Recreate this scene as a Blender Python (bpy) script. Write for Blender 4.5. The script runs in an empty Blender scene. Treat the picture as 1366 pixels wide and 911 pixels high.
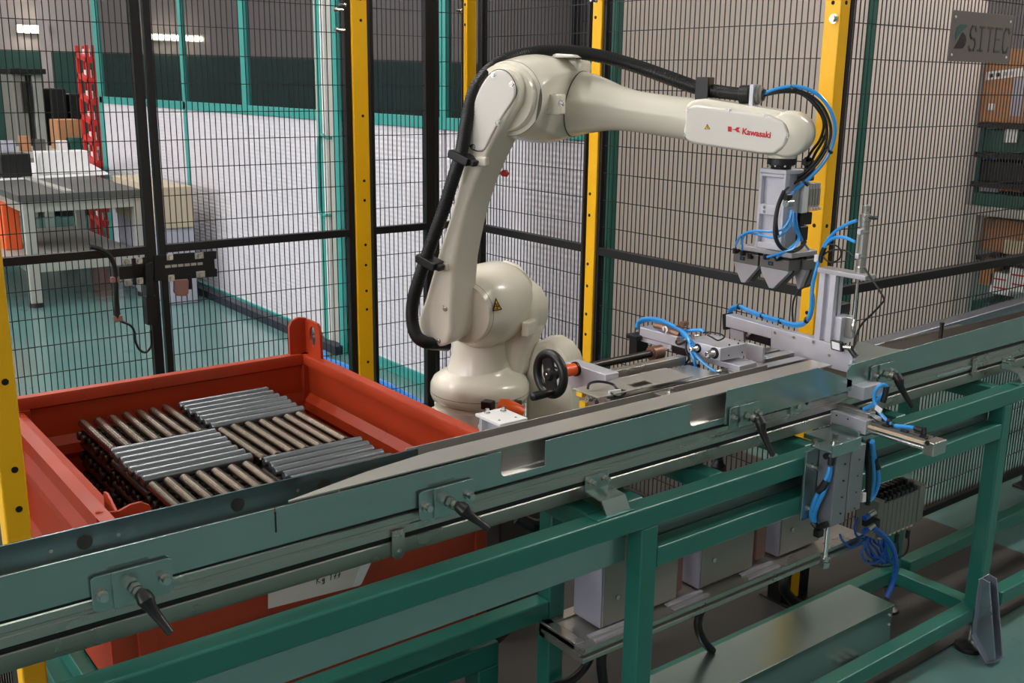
import bpy, math, random
from mathutils import Vector, Matrix
random.seed(7)
S = bpy.context.scene
COL = S.collection
V = Vector

# ---------------------------------------------------------------- camera
W, H = 1366, 911
F = 1380.317
YAW, PITCH, ROLL = math.radians(37.593), math.radians(14.057), math.radians(0.790)
EYE = V((0, 0, 1.62))
_f = V((math.sin(YAW)*math.cos(PITCH), math.cos(YAW)*math.cos(PITCH), -math.sin(PITCH)))
_r0 = V((math.cos(YAW), -math.sin(YAW), 0))
_u0 = _r0.cross(_f)
_r = _r0*math.cos(ROLL) + _u0*math.sin(ROLL)
_u = -_r0*math.sin(ROLL) + _u0*math.cos(ROLL)
cam_data = bpy.data.cameras.new('camera')
cam = bpy.data.objects.new('camera', cam_data)
COL.objects.link(cam)
cam.matrix_world = Matrix(((_r.x, _u.x, -_f.x, EYE.x), (_r.y, _u.y, -_f.y, EYE.y), (_r.z, _u.z, -_f.z, EYE.z), (0, 0, 0, 1)))
cam_data.sensor_width = 36
cam_data.lens = F/W*36
cam_data.clip_start = 0.05
cam_data.clip_end = 200
S.camera = cam

# ---------------------------------------------------------------- light and exposure
S.view_settings.view_transform = 'Standard'
S.view_settings.look = 'None'
S.view_settings.gamma = 1.0
S.view_settings.use_curve_mapping = False
S.view_settings.exposure = 0.8
wd = bpy.data.worlds.new('world')
S.world = wd
wd.use_nodes = True
wd.node_tree.nodes['Background'].inputs[0].default_value = (0.80, 0.88, 1.0, 1)
wd.node_tree.nodes['Background'].inputs[1].default_value = 0.0
LAMP_NEAR, LAMP_MID, LAMP_FAR = 4.0, 30.0, 22.0
SIDE_FILL_POWER = 6.3  # glow of the fill panes added in the left hall wall

def area(name, loc, target, sx, sy, power, color):
    d = bpy.data.lights.new(name, 'AREA')
    d.shape = 'RECTANGLE'; d.size = sx; d.size_y = sy; d.energy = power; d.color = color
    o = bpy.data.objects.new(name, d)
    o.location = loc
    o.rotation_euler = (V(target)-V(loc)).to_track_quat('-Z', 'Y').to_euler()
    COL.objects.link(o)
    return o

# ---------------------------------------------------------------- pixel helper: the point of the place seen at a photograph pixel, on a plane of the place
def ray(x, y):
    return _r*((x-W/2)/F) - _u*((y-H/2)/F) + _f
def at(x, y, X=None, Y=None, Z=None, d=None):
    k = ray(x, y)
    if d is not None: return EYE + k*d
    if X is not None: return EYE + k*((X-EYE.x)/k.x)
    if Y is not None: return EYE + k*((Y-EYE.y)/k.y)
    return EYE + k*((Z-EYE.z)/k.z)
def atp(x, y, p, n):
    k = ray(x, y)
    return EYE + k*((V(p)-EYE).dot(n)/k.dot(n))

# ---------------------------------------------------------------- materials
def srgb(c):
    return tuple((v/12.92 if v <= .04045 else ((v+.055)/1.055)**2.4) for v in [x/255 for x in c])
def mat(name, rgb, rough=.5, metal=0.0, var=.06, scale=8.0, bump=0.0, bscale=60.0, spec=None, coat=0.0, stretch=None, emit=0, ior=None, wear=None):
    m = bpy.data.materials.new(name)
    m.use_nodes = True
    nt = m.node_tree; N = nt.nodes; L = nt.links
    b = N['Principled BSDF']
    c = srgb(rgb)
    tc = N.new('ShaderNodeTexCoord')
    mp = N.new('ShaderNodeMapping')
    L.new(tc.outputs['Object'], mp.inputs[0])
    if stretch: mp.inputs['Scale'].default_value = stretch
    nz = N.new('ShaderNodeTexNoise'); nz.inputs['Scale'].default_value = scale; nz.inputs['Detail'].default_value = 4
    L.new(mp.outputs[0], nz.inputs['Vector'])
    rp = N.new('ShaderNodeValToRGB')
    rp.color_ramp.elements[0].position = .3; rp.color_ramp.elements[1].position = .7
    rp.color_ramp.elements[0].color = tuple(max(0, v*(1-var)) for v in c)+(1,)
    rp.color_ramp.elements[1].color = tuple(min(1, v*(1+var)) for v in c)+(1,)
    L.new(nz.outputs[0], rp.inputs[0])
    out = rp.outputs[0]
    if wear:
        wc, amount, wscale = wear
        n2 = N.new('ShaderNodeTexNoise'); n2.inputs['Scale'].default_value = wscale; n2.inputs['Detail'].default_value = 8; n2.inputs['Roughness'].default_value = .7
        L.new(mp.outputs[0], n2.inputs['Vector'])
        r2 = N.new('ShaderNodeValToRGB')
        r2.color_ramp.elements[0].position = 1-amount-.03; r2.color_ramp.elements[1].position = 1-amount+.03
        r2.color_ramp.elements[0].color = (0, 0, 0, 1); r2.color_ramp.elements[1].color = (1, 1, 1, 1)
        L.new(n2.outputs[0], r2.inputs[0])
        mx = N.new('ShaderNodeMixRGB')
        L.new(r2.outputs[0], mx.inputs[0]); L.new(out, mx.inputs[1]); mx.inputs[2].default_value = srgb(wc)+(1,)
        out = mx.outputs[0]
    L.new(out, b.inputs['Base Color'])
    b.inputs['Roughness'].default_value = rough
    b.inputs['Metallic'].default_value = metal
    if spec is not None: b.inputs['Specular IOR Level'].default_value = spec
    if ior: b.inputs['IOR'].default_value = ior
    if coat: b.inputs['Coat Weight'].default_value = coat; b.inputs['Coat Roughness'].default_value = .08
    if metal > .5 or rough < .45:
        mr = N.new('ShaderNodeMapRange'); mr.inputs['To Min'].default_value = max(.02, rough-.03); mr.inputs['To Max'].default_value = rough+.03
        L.new(nz.outputs[0], mr.inputs[0]); L.new(mr.outputs[0], b.inputs['Roughness'])
    if bump:
        n3 = N.new('ShaderNodeTexNoise'); n3.inputs['Scale'].default_value = bscale; n3.inputs['Detail'].default_value = 3
        L.new(mp.outputs[0], n3.inputs['Vector'])
        bp = N.new('ShaderNodeBump'); bp.inputs['Strength'].default_value = bump; bp.inputs['Distance'].default_value = .002
        L.new(n3.outputs[0], bp.inputs['Height']); L.new(bp.outputs[0], b.inputs['Normal'])
    if emit:
        b.inputs['Emission Color'].default_value = c+(1,); b.inputs['Emission Strength'].default_value = emit
    return m
def ribbed(name, rgb, axis, pitch, rough=.5, depth=.3):
    m = mat(name, rgb, rough, var=.03, scale=3)
    nt = m.node_tree; N = nt.nodes; L = nt.links
    tc = N.new('ShaderNodeTexCoord')
    wv = N.new('ShaderNodeTexWave'); wv.bands_direction = axis; wv.inputs['Scale'].default_value = .314/pitch*1.0
    L.new(tc.outputs['Object'], wv.inputs['Vector'])
    bp = N.new('ShaderNodeBump'); bp.inputs['Strength'].default_value = depth; bp.inputs['Distance'].default_value = .008
    L.new(wv.outputs[1], bp.inputs['Height']); L.new(bp.outputs[0], N['Principled BSDF'].inputs['Normal'])
    return m
M = {}
M['floor'] = mat('floor_paint', (92, 129, 125), .2, var=.05, scale=1.5, bump=.03, ior=1.65, wear=((84, 119, 115), .36, 3.0))
M['mat'] = mat('grey_floor', (66, 64, 62), .5, var=.08, scale=4)
M['white_panel'] = ribbed('white_panel', (214, 211, 217), 'Z', .026, .45, .32)
M['beige_panel'] = ribbed('beige_panel', (220, 207, 196), 'X', .05, .5, .10)
M['teal'] = mat('teal_trim', (56, 150, 142), .45, var=.04)
M['dark_teal'] = mat('dark_teal_trim', (30, 92, 80), .45, var=.04)
M['glass'] = mat('dark_glass', (22, 23, 28), .02, var=.02, ior=3.2)
M['hall_grey'] = mat('hall_grey', (176, 166, 164), .8, var=.04, scale=1)
M['hall_green'] = mat('hall_green', (42, 80, 72), .7, var=.06, scale=1)
M['ceiling'] = mat('ceiling', (205, 203, 198), .8, var=.03)
M['lamp'] = mat('lamp_tube', (255, 249, 242), .4, var=0, emit=LAMP_NEAR)
M['lamp_mid'] = mat('lamp_tube_cell', (255, 248, 242), .4, var=0, emit=LAMP_MID)
M['lamp_back'] = mat('lamp_tube_rear_hall', (254, 248, 246), .4, var=0, emit=LAMP_FAR)
M['side_fill'] = mat('side_fill_pane', (252, 247, 250), .4, var=0, emit=SIDE_FILL_POWER)
M['white_paint'] = mat('white_paint', (225, 225, 222), .4)
M['black'] = mat('black_powder_coat', (17, 17, 18), .42, var=.1)
M['yellow'] = mat('yellow_paint', (250, 188, 0), .42, var=.03, wear=((232, 168, 2), .3, 9))
M['hole'] = mat('black_hole', (8, 7, 6), .8)
M['green'] = mat('green_frame_paint', (38, 112, 98), .3, var=.05, scale=5, coat=.25, bump=.05)
M['alu_dark'] = mat('dark_gripper_aluminium', (122, 120, 116), .42, .7, var=.05, scale=20)
M['galv'] = mat('galvanised_steel', (158, 179, 175), .25, .85, var=.03, scale=6)
M['galv_dark'] = mat('dull_galvanised_steel', (172, 169, 162), .30, .5, var=.05, scale=6)
M['alu'] = mat('anodised_aluminium', (186, 184, 178), .28, .9, var=.0)
M['galv_plain'] = mat('plain_galvanised_rail', (172, 178, 190), .26, .85, var=.03, scale=6)
M['galv_cold'] = mat('cold_galvanised_steel', (118, 140, 146), .22, 1.0, var=.08, scale=3)
M['lift'] = mat('grey_lift_aluminium', (150, 150, 156), .42, .6, var=.03, scale=20)
M['valve'] = mat('dim_grey_valve', (120, 120, 114), .5, var=.03)
M['alu_block'] = mat('machined_aluminium', (186, 185, 190), .45, .75, var=.05, scale=20)
M['alu_light'] = mat('light_aluminium', (206, 206, 214), .45, .55, var=.04, scale=20)
M['steel_dark'] = mat('dark_tool_steel', (92, 88, 84), .35, 1.0, var=.12)
M['chrome'] = mat('chrome', (225, 225, 225), .12, 1.0, var=.03)
M['zinc'] = mat('zinc_bolt', (205, 205, 200), .25, 1.0, var=.06)
M['bar_x'] = mat('bright_bar_steel', (134, 138, 142), .26, .8, var=.05, scale=8)
M['bar_y'] = mat('rolled_bar_steel', (132, 118, 104), .24, 1.0, var=.12, scale=8, wear=((140, 108, 62), .33, 9))
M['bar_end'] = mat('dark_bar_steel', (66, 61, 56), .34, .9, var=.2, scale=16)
M['orange'] = mat('orange_bin_paint', (176, 58, 24), .42, var=.08, scale=5, bump=.15, bscale=30, wear=((150, 48, 24), .33, 7))
M['robot'] = mat('cream_robot_paint', (240, 234, 216), .22, var=.02, coat=.3)
M['robot_grey'] = mat('pale_robot_cover', (236, 232, 222), .25, var=.02, coat=.2)
M['seam'] = mat('joint_seam', (96, 90, 76), .6)
M['rubber'] = mat('black_rubber', (20, 20, 20), .45, var=.1)
M['plastic_black'] = mat('black_plastic', (24, 24, 25), .38, var=.08)
M['blue'] = mat('blue_air_tube', (52, 158, 236), .3, var=.05, coat=.2)
M['blue_dark'] = mat('deep_blue_tube', (18, 88, 176), .35, var=.05)
M['orange_knob'] = mat('orange_plastic', (244, 96, 20), .4, var=.03)
M['red'] = mat('red_paint', (196, 44, 40), .45, var=.05)
M['red_ink'] = mat('red_ink', (214, 30, 32), .5, var=0)
M['paper'] = mat('paper', (226, 214, 208), .7, var=.02)
M['white'] = mat('white_plastic', (235, 235, 235), .5, var=.02)
M['ink'] = mat('black_ink', (25, 23, 24), .7, var=0)
M['sign'] = mat('brushed_sign_plate', (116, 108, 104), .45, .2, var=.05)
M['sign_green'] = mat('sign_green_ink', (52, 92, 84), .5, var=0)
M['sign_dark'] = mat('sign_dark_ink', (44, 36, 34), .5, var=0)
M['sign_grey'] = mat('sign_grey_ink', (80, 82, 80), .5, var=0)
M['warn'] = mat('warning_yellow', (236, 186, 30), .5, var=0)
M['grey_box'] = mat('grey_controller', (136, 134, 126), .5, var=.03)
M['lilac_box'] = mat('pale_controller_side', (166, 166, 180), .45, var=.03)
M['cardboard'] = mat('cardboard', (178, 128, 88), .8, var=.06)
M['tan'] = mat('tan_cardboard', (186, 172, 148), .8, var=.04)
M['bench_top'] = mat('bench_top', (84, 84, 82), .5, var=.05)
M['bench_alu'] = mat('bench_aluminium', (178, 178, 170), .5, .3, var=.04)
M['crate'] = mat('orange_crate_plastic', (228, 92, 36), .5, var=.04)
M['pinkish'] = mat('brown_plastic', (142, 104, 94), .5, var=.05)
M['skirt'] = mat('black_skirting', (30, 34, 46), .5)
M['tray_green'] = mat('green_bin_plastic', (28, 84, 74), .5, var=.05)
M['pipe_blue'] = mat('floor_hose_blue', (40, 120, 200), .4)
M['bronze'] = mat('bronze', (150, 116, 100), .4, .8, var=.1)
M['beige_plastic'] = mat('ivory_plastic', (220, 196, 168), .45)

# ---------------------------------------------------------------- mesh builder
def basis(d):
    d = V(d).normalized()
    u = V((0, 0, 1)) if abs(d.z) < .9 else V((1, 0, 0))
    a = d.cross(u).normalized()
    return a, a.cross(d).normalized(), d
def smooth(pts, n=6):
    pts = [V(p) for p in pts]
    out = []
    for i in range(len(pts)-1):
        p0 = pts[max(0, i-1)]; p1 = pts[i]; p2 = pts[i+1]; p3 = pts[min(len(pts)-1, i+2)]
        for k in range(n):
            t = k/n
            out.append(.5*((2*p1)+(p2-p0)*t+(2*p0-5*p1+4*p2-p3)*t*t+(3*p1-p0-3*p2+p3)*t**3))
    out.append(pts[-1])
    return out
def surf(px, py, objs, off=.0006):
    from mathutils.bvhtree import BVHTree
    dg = bpy.context.evaluated_depsgraph_get(); best = None
    for o in objs:
        mw = o.matrix_world if o.parent is None else Matrix.Translation(V(o['_o']))
        inv = mw.inverted()
        t = BVHTree.FromObject(o, dg)
        k = ray(px, py).normalized()
        h, n, i, d = t.ray_cast(inv @ EYE, k)
        if h is not None and (best is None or d < best[1]): best = (mw @ h + n*off, d)
    return best[0]
class MB:
    def __init__(s): s.v = []; s.f = []
    def add(s, vs, fs):
        b = len(s.v); s.v += [V(v) for v in vs]; s.f += [tuple(i+b for i in f) for f in fs]; return s
    def box(s, x0, x1, y0, y1, z0, z1):
        x0, x1 = sorted((x0, x1)); y0, y1 = sorted((y0, y1)); z0, z1 = sorted((z0, z1))
        return s.add([(x0,y0,z0),(x1,y0,z0),(x1,y1,z0),(x0,y1,z0),(x0,y0,z1),(x1,y0,z1),(x1,y1,z1),(x0,y1,z1)],
                     [(0,3,2,1),(4,5,6,7),(0,1,5,4),(1,2,6,5),(2,3,7,6),(3,0,4,7)])
    def obox(s, c, ax, ay, az, hx, hy, hz):
        c = V(c); ax = V(ax).normalized(); ay = V(ay).normalized(); az = V(az).normalized()
        P = lambda i, j, k: c+ax*hx*i+ay*hy*j+az*hz*k
        return s.add([P(-1,-1,-1),P(1,-1,-1),P(1,1,-1),P(-1,1,-1),P(-1,-1,1),P(1,-1,1),P(1,1,1),P(-1,1,1)],
                     [(0,3,2,1),(4,5,6,7),(0,1,5,4),(1,2,6,5),(2,3,7,6),(3,0,4,7)])
    def beam(s, p, q, w, h, up=(0, 0, 1)):
        p = V(p); q = V(q); d = (q-p).normalized(); a = d.cross(V(up)).normalized(); b = a.cross(d)
        return s.obox((p+q)/2, d, a, b, (q-p).length/2, w/2, h/2)
    def cyl(s, p, q, r, r2=None, n=16, caps=True):
        p = V(p); q = V(q); r2 = r if r2 is None else r2
        a, b, d = basis(q-p)
        vs = []
        for c, R in ((p, r), (q, r2)):
            vs += [c+a*R*math.cos(2*math.pi*i/n)+b*R*math.sin(2*math.pi*i/n) for i in range(n)]
        fs = [(i, (i+1) % n, n+(i+1) % n, n+i) for i in range(n)]
        if caps: fs += [tuple(range(n-1, -1, -1)), tuple(range(n, 2*n))]
        return s.add(vs, fs)
    def lathe(s, o, d, prof, n=32):
        o = V(o); a, b, d = basis(d)
        vs = []
        for R, h in prof:
            R = max(R, 1e-4)
            vs += [o+d*h+a*R*math.cos(2*math.pi*i/n)+b*R*math.sin(2*math.pi*i/n) for i in range(n)]
        fs = []
        for k in range(len(prof)-1):
            fs += [(k*n+i, k*n+(i+1) % n, (k+1)*n+(i+1) % n, (k+1)*n+i) for i in range(n)]
        fs += [tuple(range(n-1, -1, -1)), tuple((len(prof)-1)*n+i for i in range(n))]
        return s.add(vs, fs)
    def loft(s, loops):
        n = len(loops[0]); vs = [p for l in loops for p in l]; fs = []
        for k in range(len(loops)-1):
            fs += [(k*n+i, k*n+(i+1) % n, (k+1)*n+(i+1) % n, (k+1)*n+i) for i in range(n)]
        fs += [tuple(range(n-1, -1, -1)), tuple((len(loops)-1)*n+i for i in range(n))]
        return s.add(vs, fs)
    def prism(s, poly, vec):
        vec = V(vec); n = len(poly); poly = [V(p) for p in poly]
        return s.loft([poly, [p+vec for p in poly]])
    def tube(s, pts, r, n=10, closed=False):
        pts = [V(p) for p in pts]
        k = len(pts); loops = []
        t0 = (pts[1]-pts[0]).normalized()
        a, b, _ = basis(t0)
        for i, p in enumerate(pts):
            t = (pts[min(i+1, k-1)]-pts[max(i-1, 0)]).normalized()
            a = (a-t*a.dot(t)).normalized(); b = t.cross(a)
            R = r[i] if isinstance(r, (list, tuple)) else r
            loops.append([p+a*R*math.cos(2*math.pi*j/n)+b*R*math.sin(2*math.pi*j/n) for j in range(n)])
        return s.loft(loops)
    def bolt(s, p, d, r=.005, h=.005):
        p = V(p); d = V(d).normalized()
        s.cyl(p, p+d*h*.3, r*1.5, n=12); s.cyl(p+d*h*.3, p+d*h*1.3, r, n=6)
        return s
    SPLIT = {'bolt', 'bolt_hole', 'plate_hole', 'screw', 'screw_hole', 'rivet', 'cover_strip', 'rail_strip', 'reed_switch', 'fitting', 'hinge', 'slot', 'vent_rib', 'slot_strip', 'hanger', 'foot_cheek', 'switch_box', 'handle_bar', 'profile_nut', 'nut', 'hose_boss', 'connector', 'upright', 'base_boss', 'lifting_lug'}
    def clusters(s):
        n = len(s.v); par = list(range(n))
        def fd(i):
            while par[i] != i: par[i] = par[par[i]]; i = par[i]
            return i
        for f in s.f:
            for j in f[1:]: par[fd(j)] = fd(f[0])
        isl = {}
        for i in range(n): isl.setdefault(fd(i), []).append(i)
        it = []
        for vs in isl.values():
            lo = [min(s.v[i][k] for i in vs)-.0008 for k in range(3)]; hi = [max(s.v[i][k] for i in vs)+.0008 for k in range(3)]
            it.append([set(vs), lo, hi])
        done = False
        while not done:
            done = True
            for a in range(len(it)):
                for b in range(a+1, len(it)):
                    if all(it[a][1][k] <= it[b][2][k] and it[b][1][k] <= it[a][2][k] for k in range(3)):
                        it[a][0] |= it[b][0]; it[a][1] = [min(x, y) for x, y in zip(it[a][1], it[b][1])]; it[a][2] = [max(x, y) for x, y in zip(it[a][2], it[b][2])]
                        del it[b]; done = False; break
                if not done: break
        return [c[0] for c in it]
    def build(s, name, m, parent=None, **k):
        if name in MB.SPLIT and parent is not None:
            cl = s.clusters()
            if len(cl) > 1:
                o = None
                for c in cl:
                    idx = sorted(c); mp = {i: j for j, i in enumerate(idx)}
                    q = MB(); q.v = [s.v[i] for i in idx]; q.f = [tuple(mp[i] for i in f) for f in s.f if f[0] in mp]
                    o = q._build(name, m, parent, **k)
                return o
        return s._build(name, m, parent, **k)
    def _build(s, name, m, parent=None, bevel=0, seg=2, sharp=35, kind=None, org=None, label=None):
        me = bpy.data.meshes.new(name)
        o = V(org) if org is not None else (V(parent['_o']) if parent is not None and '_o' in parent else V((0, 0, 0)))
        me.from_pydata([tuple(v-o) for v in s.v], [], s.f)
        me.materials.append(m)
        import bmesh
        bm = bmesh.new(); bm.from_mesh(me); bmesh.ops.recalc_face_normals(bm, faces=bm.faces); bm.to_mesh(me); bm.free()
        me.polygons.foreach_set('use_smooth', [True]*len(me.polygons))
        me.set_sharp_from_angle(angle=math.radians(sharp))
        ob = bpy.data.objects.new(name, me)
        COL.objects.link(ob)
        if parent is not None: ob.parent = parent
        else: ob.location = o
        ob['_o'] = tuple(o)
        if bevel:
            md = ob.modifiers.new('bevel', 'BEVEL'); md.width = bevel; md.segments = seg; md.limit_method = 'ANGLE'; md.angle_limit = math.radians(32)
            md.harden_normals = True
        if kind: ob['kind'] = kind
        if label: ob['label'] = label
        return ob
def thing(name, label, cat, loc, group=None):
    o = bpy.data.objects.new(name, None); COL.objects.link(o)
    o.location = loc; o['_o'] = tuple(loc); o['label'] = label; o['category'] = cat
    o.empty_display_size = .05
    if group: o['group'] = group
    return o
def tag(o, label, cat, group=None):
    o['label'] = label; o['category'] = cat
    if group: o['group'] = group
    return o
def struct(name, mb, m, **k):
    return mb.build(name, m, kind='structure', **k)
def text(name, body, m, parent, origin, right, up, height, width=None, depth=.0006, bold=0.0, spacing=1.0):
    cu = bpy.data.curves.new(name, 'FONT'); cu.body = body; cu.extrude = depth; cu.offset = bold; cu.space_character = spacing
    cu.size = 1.0
    ob = bpy.data.objects.new(name, cu); COL.objects.link(ob)
    dg = bpy.context.evaluated_depsgraph_get()
    me = bpy.data.meshes.new_from_object(ob.evaluated_get(dg))
    bpy.data.objects.remove(ob)
    xs = [v.co.x for v in me.vertices]; ys = [v.co.y for v in me.vertices]
    x0, x1, y0, y1 = min(xs), max(xs), min(ys), max(ys)
    sy = height/(y1-y0); sx = (width/(x1-x0)) if width else sy
    R = V(right).normalized(); U = V(up).normalized(); Nn = R.cross(U)
    po = V(parent['_o']) if parent is not None else V((0, 0, 0))
    for v in me.vertices:
        v.co = V(origin)-po + R*((v.co.x-x0)*sx) + U*((v.co.y-y0)*sy) + Nn*v.co.z
    me.materials.clear(); me.materials.append(m)
    o2 = bpy.data.objects.new(name, me); COL.objects.link(o2)
    if parent is not None: o2.parent = parent
    return o2
def ppbox(mb, c, near, left, right, bottom):
    """axis-aligned box: c = pixel of the near top corner on the plane near={'Y':..}; left / right / bottom = pixels of the ends of its three edges"""
    p = at(c[0], c[1], **near)
    y1 = at(left[0], left[1], X=p.x).y
    x1 = at(right[0], right[1], Y=p.y).x
    z0 = at(bottom[0], bottom[1], Y=p.y).z
    mb.box(p.x, x1, p.y, y1, z0, p.z)
    return p.x, x1, p.y, y1, z0, p.z
# ================================================================ ROOM
# floor, ceiling and hall walls
struct('floor', MB().box(-8, 11, -5, 16, -.05, 0), M['floor'])
struct('floor_grey', MB().box(-2.2, 3.55, 1.40, 3.70, 0, .006), M['mat'])
struct('ceiling', MB().box(-8, 11, -5, 16, 5.0, 5.1), M['ceiling'])
struct('wall_left', MB().box(-8.1, -8, -5, 16, 0, 5), M['hall_grey'])
struct('wall_front', MB().box(-8, 11, -5.1, -5, 0, 5), M['hall_grey'])
struct('wall_right', MB().box(11, 11.1, -5, 16, 0, 5), M['hall_grey'])
struct('wall_back', MB().box(-8, 11, 16, 16.1, 0, 5), M['hall_grey'])
for nm, b in (('trim_1', (-8, 11, 15.97, 16, 0, 1.95)), ('trim_2', (-8, -7.97, -5, 16, 0, 1.95))):
    struct(nm, MB().box(*b), M['hall_green'])
# hall lamps: housing and glowing tube
i = 0
for lx, ly in ((-1.0, -3.0), (2.5, -4.0), (6.0, -3.0), (4.5, .35), (6.1, .35), (7.8, .35), (.4, 2.9), (-1.0, 4.9), (-4.5, 4.9), (2.0, 4.9), (-4.5, 8.0), (-1.0, 8.0), (1.8, 8.0), (-4.5, 12.0), (-1.0, 12.0), (2.4, 12.0), (6.0, 12.0)):
    if True:
        t = thing('ceiling_lamp', 'strip lamp on the hall ceiling', 'lamp', (lx, ly, 4.7), 'strip lamps of the hall ceiling')
        MB().box(lx-.75, lx+.75, ly-.16, ly+.16, 4.66, 4.74).build('housing', M['white_paint'], t)
        MB().box(lx-.7, lx+.7, ly-.13, ly+.13, 4.635, 4.66).build('diffuser', M['lamp' if ly < 0 else ('lamp_mid' if ly < 3 else 'lamp_back')], t)
        for k in (-.5, .5): MB().cyl((lx+k, ly, 4.74), (lx+k, ly, 5.0), .006, n=6).build('hanger', M['white_paint'], t)
# unseen glowing panes with frames, added to light the cell from the left
for n, wy in enumerate((-1.0, 2.2, 5.4, 8.6, 11.8)):
    struct('window_%d' % (n+11), MB().box(-8.0, -7.97, wy-1.2, wy+1.2, 2.3, 4.2), M['side_fill'])
    struct('added_pane_%d_frame' % (n+11), MB().box(-8.0, -7.93, wy-1.26, wy-1.2, 2.24, 4.26).box(-8.0, -7.93, wy+1.2, wy+1.26, 2.24, 4.26).box(-8.0, -7.93, wy-1.2, wy+1.2, 2.24, 2.3).box(-8.0, -7.93, wy-1.2, wy+1.2, 4.2, 4.26).box(-8.0, -7.94, wy-.025, wy+.025, 2.3, 4.2), M['white_paint'])
M['far_lamp'] = mat('far_lamp_tube', (255, 244, 214), .4, var=0, emit=14.0)
def wall_lamp(x0, x1, z0, z1, lab):
    t = thing('wall_lamp', lab, 'lamp', (x0, 15.9, z0))
    MB().box(x0-.03, x1+.03, 15.90, 15.965, min(z0, z1)-.005, max(z0, z1)+.06).build('housing', M['white_paint'], t)
    MB().prism([(x0, 15.85, z0), (x1, 15.85, z1), (x1, 15.85, z1+.055), (x0, 15.85, z0+.055)], (0, .05, 0)).build('tube', M['far_lamp'], t)
a = at(27, 40, Y=15.85); b = at(61, 37, Y=15.85)
wall_lamp(a.x, b.x, a.z-.03, b.z-.03, 'glowing lamp high on the far hall wall above the dark green band')
# the lamp whose mirror image stands in the office window
def mirror(px, py):
    p = at(px, py, X=2.95); k = ray(px, py); k = V((-k.x, k.y, k.z))
    return p + k*((15.85-p.y)/k.y)
a = mirror(200, 48); b = mirror(268, 52)
wall_lamp(min(a.x, b.x), max(a.x, b.x), (a.z if a.x < b.x else b.z)-.03, (b.z if a.x < b.x else a.z)-.03, 'lamp on the far hall wall that shows mirrored in the office window')

# office partition: white panels below, glass above, along X = 2.95
WX = 2.95
YC = 3.175
seams = [10.1, 8.99, 7.97, 6.83, 5.62, 4.41, YC]
struct('wall_partition', MB().box(WX+.012, WX+.10, YC+.004, 10.1, 0, 1.385), M['white_panel'])
for a, b in zip(seams[:-1], seams[1:]):
    struct('wall_panel', MB().box(WX, WX+.02, b+.010, a-.008, .06, 1.383), M['white_panel'], bevel=.002)
struct('trim_3', MB().box(WX-.012, WX+.11, YC+.004, 10.12, 1.385, 1.445), M['teal'], bevel=.003)
struct('trim_4', MB().box(WX-.012, WX+.11, YC+.004, 10.12, 2.9, 3.0), M['teal'])
struct('baseboard_back', MB().box(WX-.014, WX+.1, YC+.004, 10.12, 0, .062), M['teal'], bevel=.003)
struct('trim_5', MB().box(WX-.10, WX-.03, 5.45, 10.0, 0.0, .055), M['skirt'], bevel=.004)
for n, (y, w, low) in enumerate(((10.1, .12, 0), (8.99, .07, 1.4), (7.97, .055, 0), (6.83, .085, 1.4), (4.41, .06, 1.4))):
    struct('window_%d_mullion' % (n+1), MB().box(WX-.012, WX+.04, y-w/2, y+w/2, max(low, 1.445) if low else 0, 2.9), M['teal'], bevel=.003)
n = 0
for a, b in zip(seams[:-1], seams[1:]):
    n += 1
    struct('window_%d' % n, MB().box(WX+.006, WX+.014, b, a, 1.44, 2.92), M['glass'])
# dark office behind the glass
struct('wall_office', MB().box(WX+1.6, WX+1.7, 3.2, 10.1, 0, 3.0), M['hall_green'])
# the office door stile: teal, bright strip, grey, teal
ya, yb = at(429, 200, X=WX).y, at(457, 200, X=WX).y
struct('door_1', MB().box(WX-.03, WX+.1, yb, ya, .0, 2.95), M['bench_alu'], bevel=.004)
yy = [at(x, 200, X=WX-.03).y for x in (429, 434, 438, 450, 457)]
struct('door_1_frame', MB().box(WX-.05, WX-.031, yy[0], yy[1], 0, 2.95).box(WX-.05, WX-.031, yy[3], yy[4], 0, 2.95), M['teal'])
struct('door_1_edge', MB().box(WX-.045, WX-.031, yy[1], yy[2], 0, 2.95), M['white_paint'])
h = [at(x, y, X=WX-.06) for x, y in ((436, 184), (425, 185), (426, 262), (428, 285), (436, 287))]
struct('door_1_handle', MB().tube(smooth([V((WX-.03, h[0].y, h[0].z)), h[0], h[1], h[2], h[3], h[4], V((WX-.03, h[4].y, h[4].z))], 4), .009, 8), M['teal'])
# beige return wall of the office box, along Y = 3.1
XE = 5.75
struct('wall_beige', MB().box(WX, XE, YC, YC+.10, 0, 3.0), M['beige_panel'], bevel=.02, seg=3)
xa = at(1148, 150, Y=YC-.01).x; xb = at(1157, 150, Y=YC-.01).x
struct('trim_6', MB().box(xa, xb, YC-.012, YC, 0, 3.0), M['dark_teal'])
struct('trim_7', MB().box(WX-.022, WX+.012, YC-.02, YC+.004, 0, 3.0), M['dark_teal'])
struct('baseboard_right', MB().box(WX, XE, YC-.012, YC, 0, .06), M['dark_teal'])

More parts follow.
